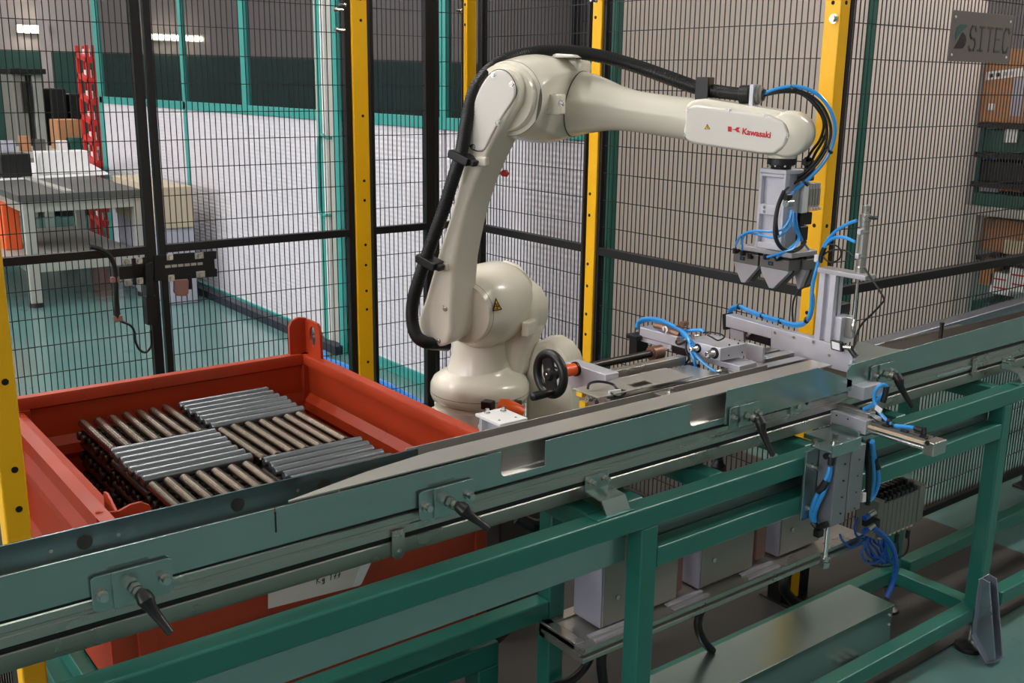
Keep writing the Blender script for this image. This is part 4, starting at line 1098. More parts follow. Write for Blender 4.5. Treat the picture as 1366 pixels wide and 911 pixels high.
# lead screw, nut, guide bar
e = at(870, 468, Y=ay)
MB().cyl((sx+.03, ay, az), (e.x+.02, ay, az), .0085, n=18).build('lead_screw', M['steel_dark'], st)
rg = MB()
x = sx+.05
while x < e.x: rg.cyl((x, ay, az), (x+.0018, ay, az), .0094, n=18); x += .005
rg.build('screw_thread', M['steel_dark'], st, kind='stuff')
MB().cyl((e.x-.004, ay, az), (e.x+.03, ay, az), .018, n=24).cyl((e.x-.006, ay, az), (e.x-.003, ay, az), .014, n=24).build('screw_nut', M['bronze'], st)
gy_ = ay-.045
p = at(840, 494, Y=gy_)
MB().box(sx+.03, e.x+.06, gy_-.011, gy_+.011, p.z-.012, p.z+.010).build('guide_bar', M['alu'], st, bevel=.001)
# bent tray with a window
ty0, ty1 = 1.553, S1[2]-.004
tz = at(815, 520, Y=1.58).z
tx1 = at(905, 487, Y=1.6).x
wa, wb = at(843, 518, Y=1.575).x, at(868, 512, Y=1.575).x
tr = MB().box(sx-.10, wa, ty0, ty1, tz-.003, tz).box(wb, tx1, ty0, ty1, tz-.003, tz).box(wa, wb, ty0, ty0+.012, tz-.003, tz).box(wa, wb, ty0+.04, ty1, tz-.003, tz)
tr.box(sx+.012, tx1, ty1, ty1+.003, tz-.003, at(818, 506, Y=ty1).z)
tr.build('tray', M['galv_dark'], st, bevel=.0008)
MB().box(wa+.001, wb-.001, ty0+.013, ty0+.039, tz-.03, tz-.02).build('tray_window', M['rubber'], st)
MB().box(sx-.06, tx1+.1, 1.56, 1.66, tz-.045, tz-.012).build('station_bed', M['alu'], st, bevel=.002)
# small sensor block and its cable left of the tray
g = MB(); ppbox(g, (838, 529), {'Y': 1.565}, (800, 512), (852, 522), (838, 545)); g.build('sensor_block', M['alu_light'], st, bevel=.002)
p = at(820, 524, Y=1.56)
MB().obox(p, (1, -.2, 0), (0, 0, 1), (0, 1, 0), .015, .007, .002).build('cable_tag', M['white'], st, bevel=.001)
def stube(pts, r, m, nm, par=None):
    return MB().tube(smooth([at(x, y, Y=Y) for x, y, Y in pts], 6), r, 8).build(nm, M[m], par or st)
stube([(784, 519, 1.60), (786, 512, 1.60), (795, 509, 1.60), (808, 510, 1.59), (818, 513, 1.58), (824, 519, 1.565), (836, 522, 1.56)], .0028, 'rubber', 'cable')
stube([(836, 522, 1.56), (831, 528, 1.555), (822, 529, 1.555), (815, 524, 1.555)], .002, 'rubber', 'cable')
for x, y in ((775, 524), (779, 540)):
    p = at(x, y, Y=1.64); MB().box(p.x-.006, p.x+.006, 1.63, 1.65, p.z-.008, p.z+.008).build('yellow_clip', M['warn'], st, bevel=.001)
p = at(783, 532, Y=1.62); MB().cyl(p, p+V((.02, 0, -.004)), .006, n=12).cyl(p+V((.02, 0, -.004)), p+V((.035, 0, -.007)), .0045, n=12).build('cable_plug', M['zinc'], st)
p = at(796, 537, Y=1.60); MB().cyl(p, p+V((.03, 0, -.004)), .0065, n=12).build('cable_plug', M['plastic_black'], st)
p = at(888, 527, Y=1.53)
MB().box(p.x-.03, p.x+.012, 1.50, 1.538, .955, .962).build('stop_plate', M['alu'], st, bevel=.001)
MB().bolt((p.x, 1.515, .962), (0, 0, 1), .006, .008).build('bolt', M['zinc'], st)

# carriage with the pins
cg = thing('pin_carriage', 'grey aluminium carriage with two steel pins and blue tubes behind the conveyor', 'machine unit', (1.90, 1.6, .95))
g = MB(); A = ppbox(g, (961.4, 464.6), {'Y': 1.60}, (853, 442), (996, 456), (961.4, 482)); 
xn, xf, yn, yf_, zb_, zt_ = A
ym_ = at(914, 470, X=xn).y
g = MB().box(xn, xf, yn, ym_, zb_, zt_); g.build('carriage_block', M['alu_light'], cg, bevel=.002)
MB().box(xn, xn+.05, ym_, yf_, zt_-.026, zt_-.001).build('carriage_arm', M['alu_light'], cg, bevel=.002)
MB().box(xn+.004, xn+.04, ym_-.002, ym_+.05, zb_-.012, zt_-.027).build('bearing_carriage', M['plastic_black'], cg, bevel=.002)
MB().box(xn+.002, xn+.012, ym_+.05, yf_-.004, zb_-.006, zt_-.027).build('nut_plate', M['alu_light'], cg, bevel=.001)
g = MB(); B_ = ppbox(g, (986.8, 488.4), {'Y': 1.562}, (914, 470), (1010, 483), (986.8, 496)); g.build('carriage_base', M['alu_light'], cg, bevel=.0015)
hm = MB()
for x, y in ((973, 460), (985, 458), (972, 474), (990, 470)):
    p = at(x, y, Y=yn); hm.cyl((p.x, yn-.0006, p.z), (p.x, yn+.001, p.z), .0022, n=10)
hm.build('screw_hole', M['hole'], cg)
for x, y, r_ in ((931, 464.5, .0075), (953, 471, .0095)):
    p = at(x, y, X=xn)
    q = MB().cyl((xn-.001, p.y, p.z), (xn+.002, p.y, p.z), r_*1.5, n=20).build('pin_bush', M['rubber'], cg)
    MB().lathe((xn, p.y, p.z), (-1, 0, 0), [(r_, 0), (r_, .022), (r_*.7, .027), (r_*.3, .028)], 20).build('pin', M['chrome'], cg)
g = MB(); ppbox(g, (1018, 463), {'Y': 1.585}, (996, 455), (1021, 462), (1018, 484)); g.build('end_plate', M['alu_light'], cg, bevel=.001)
p = at(847, 452, X=xn)
MB().box(xn-.012, xn+.03, yf_-.005, yf_+.025, p.z-.045, p.z+.012).box(xn-.02, xn+.035, yf_-.01, yf_+.03, p.z+.002, p.z+.014).build('chain_anchor', M['plastic_black'], cg, bevel=.002)
def ctube(pts, r, m, nm): return MB().tube(smooth([at(x, y, X=xn+dx) for x, y, dx in pts], 6), r, 8).build(nm, M[m], cg)
ctube([(849, 438, .02), (852, 429, .03), (862, 425, .03), (877, 426, .03), (895, 433, .02), (909, 441, .012), (917, 449, -.004), (921, 459, -.012)], .0052, 'blue', 'air_tube')
ctube([(849, 439, .025), (853, 431, .035), (864, 427, .035), (878, 429, .035), (896, 436, .025), (910, 445, .015), (920, 452, .0), (925, 462, -.008)], .0045, 'blue', 'air_tube')
ctube([(921, 459, -.012), (922, 470, -.015), (926, 480, -.016), (928, 490, -.012)], .0042, 'blue', 'air_tube')
ctube([(922, 466, -.015), (934, 480, -.02), (946, 490, -.02), (956, 497, -.018)], .0034, 'blue', 'air_tube')
ctube([(906, 442, .02), (920, 441, .03), (935, 440, .03), (939, 443, .03)], .0045, 'blue', 'air_tube')
ctube([(938, 444, .03), (948, 443, .03), (962, 446, .03), (966, 450, .03), (958, 454, .02), (950, 450, .02), (944, 447, .03)], .002, 'rubber', 'cable')
ctube([(917, 452, -.006), (915, 464, -.015), (919, 478, -.018), (914, 486, -.02), (914, 497, -.02), (919, 502, -.02)], .0028, 'rubber', 'cable')
ctube([(917, 454, -.008), (906, 459, -.01), (902, 456, -.008), (908, 450, .0)], .0032, 'rubber', 'cable')
ctube([(874, 434, .012), (886, 437, .012), (893, 441, .012), (907, 446, .012)], .008, 'bronze', 'cylinder')
ctube([(885, 441, .0), (885, 437, .004), (888, 436, .006), (890, 440, .0), (888, 445, -.002)], .002, 'white', 'cable_loop')
fm = MB()
for x, y in ((912, 432), (922, 450), (906, 437)):
    p = at(x, y, X=xn+.02); fm.cyl(p-V((.008, 0, 0)), p+V((.012, 0, 0)), .007, n=12)
fm.build('fitting', M['bronze'], cg)
fz = MB()
for x, y in ((908, 452), (927, 449), (957, 496)):
    p = at(x, y, X=xn-.004); fz.cyl(p-V((.008, 0, 0)), p+V((.008, 0, 0)), .0065, n=12)
fz.build('fitting', M['zinc'], cg)
p = at(924, 492, X=xn-.005)
MB().box(p.x-.012, p.x+.016, p.y-.012, p.y+.02, p.z-.012, p.z+.012).build('sensor', M['plastic_black'], cg, bevel=.003)
p = at(919, 503, X=xn-.02); MB().cyl(p, p+V((.02, -.012, 0)), .006, n=12).build('cable_plug', M['plastic_black'], cg)

# upper gate unit with pillar and vertical cylinder
up = thing('gate_station', 'grey gate plate with a slotted pillar and upright air cylinder over the conveyor', 'machine unit', (2.16, 1.5, .98))
X6 = at(1137, 470, Y=1.43).x
q = [at(x, y, X=X6) for x, y in ((1027.6, 436), (1137, 466), (1137, 484), (1130, 497), (1092, 487), (1028, 466))]
MB().prism(q, (.014, 0, 0)).build('gate_plate', M['alu_light'], up, bevel=.0015)
q = [at(x, y, X=X6-.002) for x, y in ((968, 419.5), (1029, 436.5), (1029, 452), (968, 436))]
MB().prism(q, (.034, 0, 0)).build('gate_arm', M['alu_light'], up, bevel=.002)
MB().prism([at(x, y, X=X6+.014) for x, y in ((1028, 437), (1085, 450), (1085, 470), (1028, 462))], (.022, 0, 0)).build('gate_block', M['alu_light'], up, bevel=.002)
sm = MB()
for x, y in ((1034, 444), (1059, 450), (1085, 456), (1106, 474), (1107, 488)): sm.cyl(at(x, y, X=X6-.001), at(x, y, X=X6-.001)-V((.0012, 0, 0)), .004, n=14)
sm.build('screw', M['alu'], up)
MB().prism([at(x, y, X=X6+.004) for x, y in ((974, 438), (992, 443), (992, 455), (974, 450))], (.02, 0, 0)).build('nut_plate', M['alu_light'], up)
p = at(1010, 450, X=X6+.006)
q = [at(x, y, X=X6+.006) for x, y in ((994, 441), (1027, 450), (1027, 462), (994, 452))]
MB().prism(q, (.03, 0, 0)).build('bearing_carriage', M['plastic_black'], up, bevel=.002)
p = at(1002, 446, X=X6+.004); MB().cyl(p, p-V((.014, 0, 0)), .006, n=12).build('bolt', M['zinc'], up)
q = [at(x, y, X=X6+.01) for x, y in ((963, 419), (969, 418), (969, 440), (964, 440))]
MB().prism(q, (.03, 0, 0)).build('chain_anchor', M['plastic_black'], up, bevel=.002)
def utube(pts, r, m, nm, X0=None): return MB().tube(smooth([at(x, y, X=(X0 or X6)+dx) for x, y, dx in pts], 6), r, 8).build(nm, M[m], up)
utube([(972, 416, .03), (977, 410, .03), (986, 408, .03), (998, 413, .02), (1016, 420, .012), (1040, 427, .012), (1058, 432, .012), (1070, 431, .01), (1078, 425, -.002), (1082, 410, -.005), (1083, 392, -.005), (1085, 375, -.004), (1090, 356, .0), (1094, 340, .02)], .0048, 'blue', 'air_tube')
utube([(974, 417, .036), (979, 412, .036), (987, 410, .036), (998, 415, .028), (1016, 422.5, .02), (1040, 429.5, .02), (1058, 434.5, .02), (1071, 433, .015), (1080, 424, .003), (1084, 408, -.002), (1084, 392, -.002)], .0048, 'blue', 'air_tube')
utube([(1058, 431, .03), (1057, 415, .03), (1059, 400, .03), (1065, 388, .02), (1075, 382, .012), (1082, 380, .0)], .0025, 'rubber', 'cable')
for x, y, dx in ((986, 409, .03), (1017, 421, .015), (1041, 428, .015), (1076, 427, .0)):
    p = at(x, y, X=X6+dx); MB().cyl(p-V((0, .0025, 0)), p+V((0, .0025, 0)), .0085, n=12).build('cable_tie', M['plastic_black'], up)
# pillar: slotted profile
yp1 = at(1085.5, 452, X=X6).y; yp0 = at(1107, 458, X=X6).y
ztp = at(1107, 366, X=X6).z; zbp = at(1107, 457, X=X6).z
w_ = yp1-yp0
xw = at(1126, 366, Y=yp0).x-X6
slot = .007
sec = [(X6, yp0), (X6, yp0+w_/2-slot), (X6+.012, yp0+w_/2-slot), (X6+.012, yp0+w_/2+slot), (X6, yp0+w_/2+slot), (X6, yp1), (X6+xw, yp1), (X6+xw, yp0), (X6+xw*.62, yp0), (X6+xw*.62, yp0+.010), (X6+xw*.4, yp0+.010), (X6+xw*.4, yp0)]
MB().prism([(x, y, zbp) for x, y in sec], (0, 0, ztp-zbp)).build('pillar', M['alu_light'], up, bevel=.001)
# top plate and cylinder
yt0 = at(1153, 371, X=X6+.01).y
MB().box(X6-.004, X6+.04, yt0-.012, yp1+.005, ztp, ztp+.0125).build('top_plate', M['alu_block'], up, bevel=.002)
cc = V((X6+.022, at(1148, 360, X=X6+.022).y, ztp+.0125))
zc = at(1149, 290, Y=cc.y).z; zc2 = at(1150, 275, Y=cc.y).z
cy = MB().lathe(cc, UP, [(.013, 0), (.013, .014), (.0115, .016), (.0115, zc-cc.z-.012), (.013, zc-cc.z-.010), (.013, zc-cc.z+.006), (.0085, zc-cc.z+.008), (.0085, zc2-cc.z), (.007, zc2-cc.z+.002)], 28).build('air_cylinder', M['alu'], up)
for y_ in (310, 342):
    zz = at(1149, y_, Y=cc.y).z
    MB().lathe((cc.x, cc.y, zz-.003), UP, [(.0122, 0), (.0128, .001), (.0128, .006), (.0122, .007)], 24).build('sensor_band', M['galv_dark'], cy)
    MB().box(cc.x-.022, cc.x-.010, cc.y-.005, cc.y+.005, zz-.004, zz+.008).build('reed_switch', M['alu_light'], cy, bevel=.001)
MB().cyl((cc.x, cc.y-.008, zc), (cc.x, cc.y-.026, zc), .0045, n=12).cyl((cc.x-.004, cc.y-.024, zc), (cc.x+.006, cc.y-.024, zc), .005, n=12).build('fitting', M['plastic_black'], cy)
zr = at(1140, 425, Y=cc.y).z
MB().cyl((cc.x-.008, cc.y, ztp), (cc.x-.008, cc.y, zr), .0035, n=14).build('piston_rod', M['chrome'], up)
XC = cc.x-.012
utube([(1143, 294, 0), (1128, 300, 0), (1114, 309, 0), (1104, 320, 0), (1097, 332, .0)], .0042, 'blue', 'air_tube', XC)
utube([(1141, 323, 0), (1130, 318, 0), (1119, 316, 0), (1108, 320, 0), (1098, 332, 0)], .0042, 'blue', 'air_tube', XC)
utube([(1098, 330, 0), (1105, 326, 0), (1116, 328, 0), (1122, 336, 0), (1119, 346, 0), (1108, 350, 0), (1099, 343, 0), (1098, 334, 0)], .0022, 'rubber', 'cable', XC)
utube([(1096, 343, 0), (1104, 336, 0), (1116, 333, 0), (1130, 335, 0), (1138, 342, 0)], .0022, 'rubber', 'cable', XC)
utube([(1094, 350, 0), (1096, 340, 0), (1100, 330, 0)], .006, 'plastic_black', 'cable_knot', XC)
p = at(1091, 344, X=XC); MB().box(p.x-.006, p.x+.006, p.y-.005, p.y+.007, p.z-.010, p.z+.008).build('cable_tag', M['white'], up, bevel=.001)
utube([(1153, 357, .0), (1160, 368, .0), (1171, 384, .0), (1179, 398, .0), (1177, 404, 0), (1164, 418, 0), (1150, 432, 0), (1143, 446, 0), (1141, 458, -.01), (1135, 468, -.02)], .0026, 'rubber', 'cable', XC)
# block, clear guard and white sensor at the pillar's foot
g = MB(); ppbox(g, (1123, 424), {'Y': 1.475}, (1106, 419), (1139, 419), (1123, 459)); g.build('guide_block', M['alu_light'], up, bevel=.002)
g = MB(); ppbox(g, (1139, 424), {'Y': 1.452}, (1126, 420), (1143, 421), (1139, 452)); g.build('rod_guide', M['alu'], up, bevel=.003)
p = at(1139, 432, Y=1.45); MB().lathe(p, UP, [(.004, -.02), (.0065, -.012), (.0065, 0), (.004, .004), (.003, .016)], 16).build('rod_end', M['zinc'], up)
g = MB(); ppbox(g, (1118, 407), {'Y': 1.50}, (1104, 402), (1136, 400), (1118, 420)); g.build('cable_chain', M['plastic_black'], up, bevel=.003)
p = at(1117, 461, X=X6-.008)
MB().obox(p, (0, 1, 0), (0, .18, 1), (1, 0, 0), .0165, .0125, .006).build('sensor', M['plastic_black'], up, bevel=.003)
MB().obox(p-V((.006, 0, 0)), (0, 1, .05), (0, .18, 1), (1, 0, 0), .0115, .009, .0012).build('sensor_face', M['white'], up, bevel=.001)
p = at(1130, 463, X=X6-.006); MB().cyl(p+V((0, .008, -.002)), p-V((0, .014, 0)), .0065, n=12).build('cable_plug', M['zinc'], up)
p = at(1138, 468, X=X6-.004); MB().cyl(p+V((0, .008, .004)), p-V((0, .01, .012)), .008, n=12).build('cable_plug', M['plastic_black'], up)
# three rails between carriage and gate
rl = thing('slide_rails', 'three short grey slide rails between pin carriage and gate plate', 'rails', (2.0, 1.6, .93))
for (a, b, Y, h) in (((1018, 499), (1077, 473.5), 1.552, .022), ((1018, 484), (1064, 468), 1.60, .016), ((1019, 474), (1044, 465), 1.645, .014)):
    p = at(a[0], a[1], Y=Y); q = at(b[0], b[1], Y=Y); zz = (p.z+q.z)/2
    MB().box(p.x, q.x, Y, Y+.03, zz-h, zz+.003).build('rail', M['alu'], rl, bevel=.001)
MB().box(1.93, 2.15, 1.548, 1.70, .89, .915).build('rail_bed', M['alu'], rl)
# white capped post by the robot base
wp = thing('capped_post', 'square aluminium post with a pale screwed top plate beside the robot base', 'post', (1.24, 1.65, 0))
g = MB(); A = ppbox(g, (667, 566), {'Y': 1.60}, (634, 549), (704, 556), (667, 570)); g.build('cap_plate', M['white_paint'], wp, bevel=.001)
x0, x1_, y0, y1_, z0, z1 = A
MB().box(x0+.006, x1_-.006, y0+.006, y0+.016, z0-.12, z0).box(x0+.006, x1_-.006, y1_-.016, y1_-.006, z0-.12, z0).box(x0+.02, x1_-.006, y0+.016, y1_-.016, z0-.12, z0).build('post_body', M['alu_light'], wp)
MB().box(x0+.006, x1_-.006, 1.622, y1_-.006, .811, z0-.12).build('post_leg', M['alu'], wp)
b_ = MB()
for u, v in ((.3, .85), (.8, .75), (.2, .25), (.75, .2)):
    b_.bolt((x0+(x1_-x0)*u, y0+(y1_-y0)*v, z1), (0, 0, 1), .0045 if v > .5 else .002, .008 if v > .5 else .001)
b_.build('bolt', M['zinc'], wp)

# ================================================================ PNEUMATICS IN FRONT
sl = thing('horizontal_slide', 'horizontal air slide with two rods and ivory sensor rail sticking out over the green beam', 'air slide', (2.1, 1.3, .83))
zs_ = .86
c = at(1156, 562, Z=zs_); yl = at(1099, 550, X=c.x).y; zb = at(1152, 580, X=c.x).z
wS = .062
MB().box(c.x, c.x+wS, c.y, yl, zb, zs_).build('slide_body', M['alu_light'], sl, bevel=.0015)
MB().box(c.x-.003, c.x+wS, yl+.002, yl+.012, zb-.004, zs_+.004).build('end_plate', M['alu_block'], sl, bevel=.001)
p = at(1085, 555, X=c.x)
MB().box(c.x-.004, c.x+.03, yl+.016, yl+.03, zb-.006, zs_+.002).build('end_plate', M['alu_block'], sl, bevel=.001)
hm = MB()
for x, y in ((1116, 554), (1131, 559), (1115, 567), (1130, 572)):
    hm.cyl(at(x, y, X=c.x)-V((.0006, 0, 0)), at(x, y, X=c.x)+V((.001, 0, 0)), .0022, n=10)
hm.build('screw_hole', M['hole'], sl)
ye = at(1247, 592, X=c.x).y
MB().cyl((c.x+.006, c.y, zb+.010), (c.x+.006, ye+.022, zb+.010), .0042, n=14).build('guide_rod', M['chrome'], sl)
MB().cyl((c.x+.034, c.y, zb+.010), (c.x+.034, ye+.022, zb+.010), .0042, n=14).build('guide_rod', M['chrome'], sl)
MB().box(c.x+.006, c.x+.052, ye+.024, c.y, zb+.018, zb+.024).build('sensor_rail', M['beige_plastic'], sl)
bits = MB()
for k in range(3):
    bits.box(c.x+.010+k*.014, c.x+.016+k*.014, ye+.03, c.y+.03, zb+.024, zb+.030)
bits.build('rail_strip', M['alu'], sl)
bk = MB()
for k in range(5): bk.box(c.x+.012+(k%2)*.018, c.x+.024+(k%2)*.018, ye+.03+k*.024, ye+.046+k*.024, zb+.029, zb+.034)
bk.build('reed_switch', M['steel_dark'], sl)
MB().box(c.x-.002, c.x+.05, ye, ye+.026, zb-.002, zb+.030).build('end_block', M['alu'], sl, bevel=.002)
p = at(1237, 591, X=c.x-.002); MB().cyl(p-V((.0006, 0, 0)), p+V((.002, 0, 0)), .0055, n=16).build('port', M['hole'], sl)
MB().box(c.x+.02, c.x+.05, c.y+.01, yl-.01, zs_, zs_+.012).build('top_rail', M['alu'], sl, bevel=.001)
def sltube(pts, r, m, nm): return MB().tube(smooth([at(x, y, X=c.x+.03+dx) for x, y, dx in pts], 6), r, 8).build(nm, M[m], sl)
sltube([(1222, 571, 0), (1206, 569, .0), (1192, 567, .0), (1180, 558, .0), (1170, 544, .0), (1166, 530, .0), (1170, 518, 0), (1178, 513, .01), (1183, 516, .02)], .0048, 'blue', 'air_tube')
sltube([(1152, 546, .01), (1161, 542, .012), (1168, 536, .015), (1176, 528, .02), (1181, 519, .02)], .0048, 'blue', 'air_tube')
sltube([(1178, 536, .02), (1181, 526, .02), (1183, 515, .02)], .007, 'plastic_black', 'fitting')
sltube([(1138, 549, .01), (1152, 546, .01)], .0065, 'plastic_black', 'fitting')
sltube([(1220, 571, .0), (1231, 574, .0)], .0065, 'plastic_black', 'fitting')
sltube([(1233, 570, .0), (1233, 580, .0)], .0055, 'plastic_black', 'fitting')
sltube([(1160, 555, 0), (1168, 566, -.012), (1178, 573, -.012), (1186, 568, 0), (1194, 573, 0), (1200, 577, 0)], .0016, 'rubber', 'cable')
sltube([(1158, 553, 0), (1172, 563, 0), (1190, 576, -.01), (1205, 578, 0)], .0016, 'rubber', 'cable')
p = at(1172, 546, X=c.x+.02); MB().obox(p, (0, 1, .4), (0, -.4, 1), (1, 0, 0), .009, .006, .001).build('cable_tag', M['white'], sl)
for x, y in ((1192, 567), (1186, 562)):
    p = at(x, y, X=c.x+.03); MB().cyl(p-V((0, .003, 0)), p+V((0, .003, 0)), .0075, n=12).build('cable_tie', M['plastic_black'], sl)

lf = thing('lift_unit', 'upright grey air lift with blue tubes bolted to the green beam', 'air lift', (1.99, 1.30, .6))
g = MB(); A = ppbox(g, (1117, 606), {'Y': 1.285}, (1092, 598), (1155, 590), (1112, 702)); 
lx0, lx1, ly0, ly1, lz0, lz1 = A
ly1 = 1.336
MB().box(lx0, lx0+.052, ly0, ly1-.004, lz0, lz1).box(lx0+.0535, lx1, ly0-.002, ly1-.004, lz0+.02, lz1+.004).build('lift_body', M['lift'], lf, bevel=.002)
MB().box(lx0+.051, lx0+.055, ly0+.004, ly1-.006, lz0+.01, lz1-.002).build('slide_gap', M['rubber'], lf)
hm = MB()
for k in range(4):
    for dx in (.032, lx1-lx0-.022):
        hm.cyl((lx0+dx, ly0-.0028, lz1-.03-k*.04), (lx0+dx, ly0+.001, lz1-.03-k*.04), .0024, n=12)
hm.build('screw_hole', M['steel_dark'], lf)
MB().box(lx0-.045, lx0+.02, ly1-.003, ly1+.003, lz0+.01, lz1+.0).build('mount_plate', M['galv'], lf, bevel=.001)
b_ = MB()
for z in (lz1-.04, lz0+.035): b_.bolt((lx0-.02, ly1-.003, z), (0, -1, 0), .006, .012)
b_.build('bolt', M['zinc'], lf)
rx = lx0+.02
zr = at(1112, 752, Y=ly0+.02).z
MB().cyl((rx, ly0+.02, lz0), (rx, ly0+.02, zr), .005, n=14).build('piston_rod', M['chrome'], lf)
MB().cyl((rx, ly0+.02, zr+.026), (rx, ly0+.02, zr+.032), .012, n=16).cyl((rx, ly0+.02, zr+.018), (rx, ly0+.02, zr+.026), .010, n=6).cyl((rx, ly0+.02, zr+.004), (rx, ly0+.02, zr+.017), .0125, n=6).build('nut', M['zinc'], lf)
# bracket between lift and slide
MB().box(lx0-.03, lx0+.075, ly0-.006, ly0+.05, lz1+.008, lz1+.013).box(lx0-.03, lx0+.075, ly0-.009, ly0-.004, lz1+.0, lz1+.028).box(lx0+.06, c.x+wS, c.y+.0, yl-.02, zb-.014, zb-.002).box(c.x-.01, c.x-.004, c.y+.01, yl-.03, zb-.02, zb+.008).build('angle_bracket', M['galv'], lf, bevel=.001)
bo = at(1104, 580, Z=lz1+.02)
MB().bolt((lx0+.03, ly0+.03, lz1+.013), (0, 0, 1), .007, .016).bolt((lx0-.022, ly0+.045, lz1+.013), (0, 0, 1), .006, .01).build('bolt', M['zinc'], lf)
def ltube(pts, r, m, nm): return MB().tube(smooth([at(x, y, X=lx0-.012+dx) for x, y, dx in pts], 6), r, 8).build(nm, M[m], lf)
ltube([(1107, 622, 0), (1105, 632, -.003), (1099, 644, -.006), (1091, 658, -.01), (1085, 672, -.012), (1082, 688, -.008), (1086, 697, 0)], .0052, 'blue', 'air_tube')
ltube([(1108, 622, .006), (1107, 632, .002), (1103, 646, .0), (1097, 660, -.006), (1090, 674, -.008), (1086, 688, -.004), (1087, 696, 0)], .0052, 'blue', 'air_tube')
ltube([(1108, 620, 0), (1109, 610, 0), (1106, 607, 0), (1101, 609, .002)], .0075, 'plastic_black', 'elbow_fitting')
ltube([(1103, 641, -.002), (1097, 650, -.006), (1091, 655, -.008)], .0095, 'plastic_black', 'tube_joint')
ltube([(1084, 696, 0), (1091, 703, 0), (1098, 701, 0), (1104, 699, .004)], .0075, 'plastic_black', 'elbow_fitting')
p = at(1092, 709, X=lx0-.012); MB().box(p.x-.01, p.x+.01, p.y-.008, p.y+.008, p.z-.012, p.z+.006).build('valve_knob', M['plastic_black'], lf, bevel=.002)
def btube(pts, r, m, nm, par): return MB().tube(smooth([at(x, y, Y=Y) for x, y, Y in pts], 6), r, 8).build(nm, M[m], par)
btube([(1164, 588, 1.30), (1166, 606, 1.31), (1170, 622, 1.315), (1172, 640, 1.315), (1167, 658, 1.32), (1160, 668, 1.32)], .0055, 'blue', 'air_tube', lf)
btube([(1163, 590, 1.30), (1164, 610, 1.31), (1165, 630, 1.315), (1164, 650, 1.32), (1160, 668, 1.32)], .0055, 'blue', 'air_tube', lf)
btube([(1160, 588, 1.31), (1158, 610, 1.318), (1159, 640, 1.32), (1157, 672, 1.325)], .0075, 'plastic_black', 'cable_sleeve', lf)
btube([(1167, 612, 1.31), (1171, 624, 1.312)], .0085, 'plastic_black', 'tube_joint', lf)
p = at(1153, 664, Y=1.315); MB().prism([(p.x-.008, 1.315, p.z-.01), (p.x+.008, 1.315, p.z-.012), (p.x+.006, 1.315, p.z+.012), (p.x-.006, 1.315, p.z+.012)], (0, .01, 0)).build('cable_tag', M['white'], lf)

vb = thing('valve_terminal', 'grey eight-station valve terminal with black plugs and coiled blue tubes under the beam', 'valve block', (2.25, 1.45, .6))
g = MB(); A = ppbox(g, (1180, 672), {'Y': 1.40}, (1174, 668), (1226, 655), (1181, 715))
vx0, vx1, vy0, vy1, vz0, vz1 = A; vy1 = vy0+.06
MB().box(vx0-.02, vx1+.06, vy1, vy1+.006, vz0+.02, vz1+.02).build('mount_rail', M['galv'], vb, bevel=.001)
n = 8; wv = (vx1-vx0)/n
for k in range(n):
    x = vx0+k*wv
    v = MB().box(x+.001, x+wv-.001, vy0, vy1, vz0, vz1).build('valve', M['valve'], vb, bevel=.0015)
    MB().box(x+.003, x+wv-.003, vy0+.004, vy0+.03, vz1, vz1+.012).cyl((x+wv/2, vy0+.018, vz1+.010), (x+wv/2, vy0+.018, vz1+.02), wv*.28, n=10).build('plug', M['plastic_black'], v)
    MB().box(x+.003, x+wv-.003, vy0+.034, vy0+.056, vz1, vz1+.022).build('plug', M['plastic_black'], v)
    MB().box(x+wv*.25, x+wv*.75, vy0+.004, vy0+.014, vz0-.008, vz0).build('port', M['beige_plastic'], v)
MB().box(vx0-.03, vx0-.002, vy0-.002, vy1, vz0+.004, vz1+.012).build('end_block', M['valve'], vb, bevel=.002)
MB().box(vx1+.002, vx1+.03, vy0-.002, vy1, vz0+.004, vz1+.012).build('end_block', M['valve'], vb, bevel=.002)
for x, y in ((1160, 687), (1159, 705)):
    p = at(x, y, Y=vy0-.01); MB().cyl(p+V((-.022, 0, -.003)), p+V((-.006, 0, 0)), .0075, n=14).build('push_fitting', M['blue_dark'], vb)
    MB().cyl(p+V((-.006, 0, 0)), p+V((.02, 0, .004)), .0072, n=14).build('fitting', M['zinc'], vb)
p = at(1166, 698, Y=vy0); MB().box(p.x-.012, p.x+.014, vy0-.01, vy0+.03, p.z-.014, p.z+.012).build('connector', M['plastic_black'], vb, bevel=.003)
btube([(1164, 703, vy0-.01), (1172, 709, vy0-.012), (1183, 719, vy0-.012), (1192, 735, vy0-.01), (1195, 755, vy0), (1192, 775, vy0+.005), (1183, 796, vy0+.01)], .0075, 'blue_dark', 'air_tube', vb)
for k in range(7):
    a0 = k*.5
    pts = [(1163+k*3, 706-k, vy0+.02), (1158-k*2.5+k*k*.8, 720, vy0+.02), (1150+k*5, 738-(k % 3)*4, vy0+.02), (1158+k*5, 751-(k % 2)*7, vy0+.02), (1172+k*2.5, 748-(k % 3)*3, vy0+.02), (1181-(k % 3)*3, 730, vy0+.02), (1178+k*1.2, 712, vy0+.02)]
    btube([(x, y, Y+(k % 3)*.008) for x, y, Y in pts], .0034, 'blue_dark', 'air_tube', vb)
btube([(1163, 706, vy0+.03), (1150, 722, vy0+.03), (1136, 730, vy0+.03), (1125, 722, vy0+.04), (1120, 712, vy0+.05)], .003, 'blue_dark', 'air_tube', vb)
btube([(1168, 700, vy0+.03), (1146, 716, vy0+.04), (1140, 704, vy0+.045), (1144, 690, vy0+.05)], .003, 'blue_dark', 'air_tube', vb)
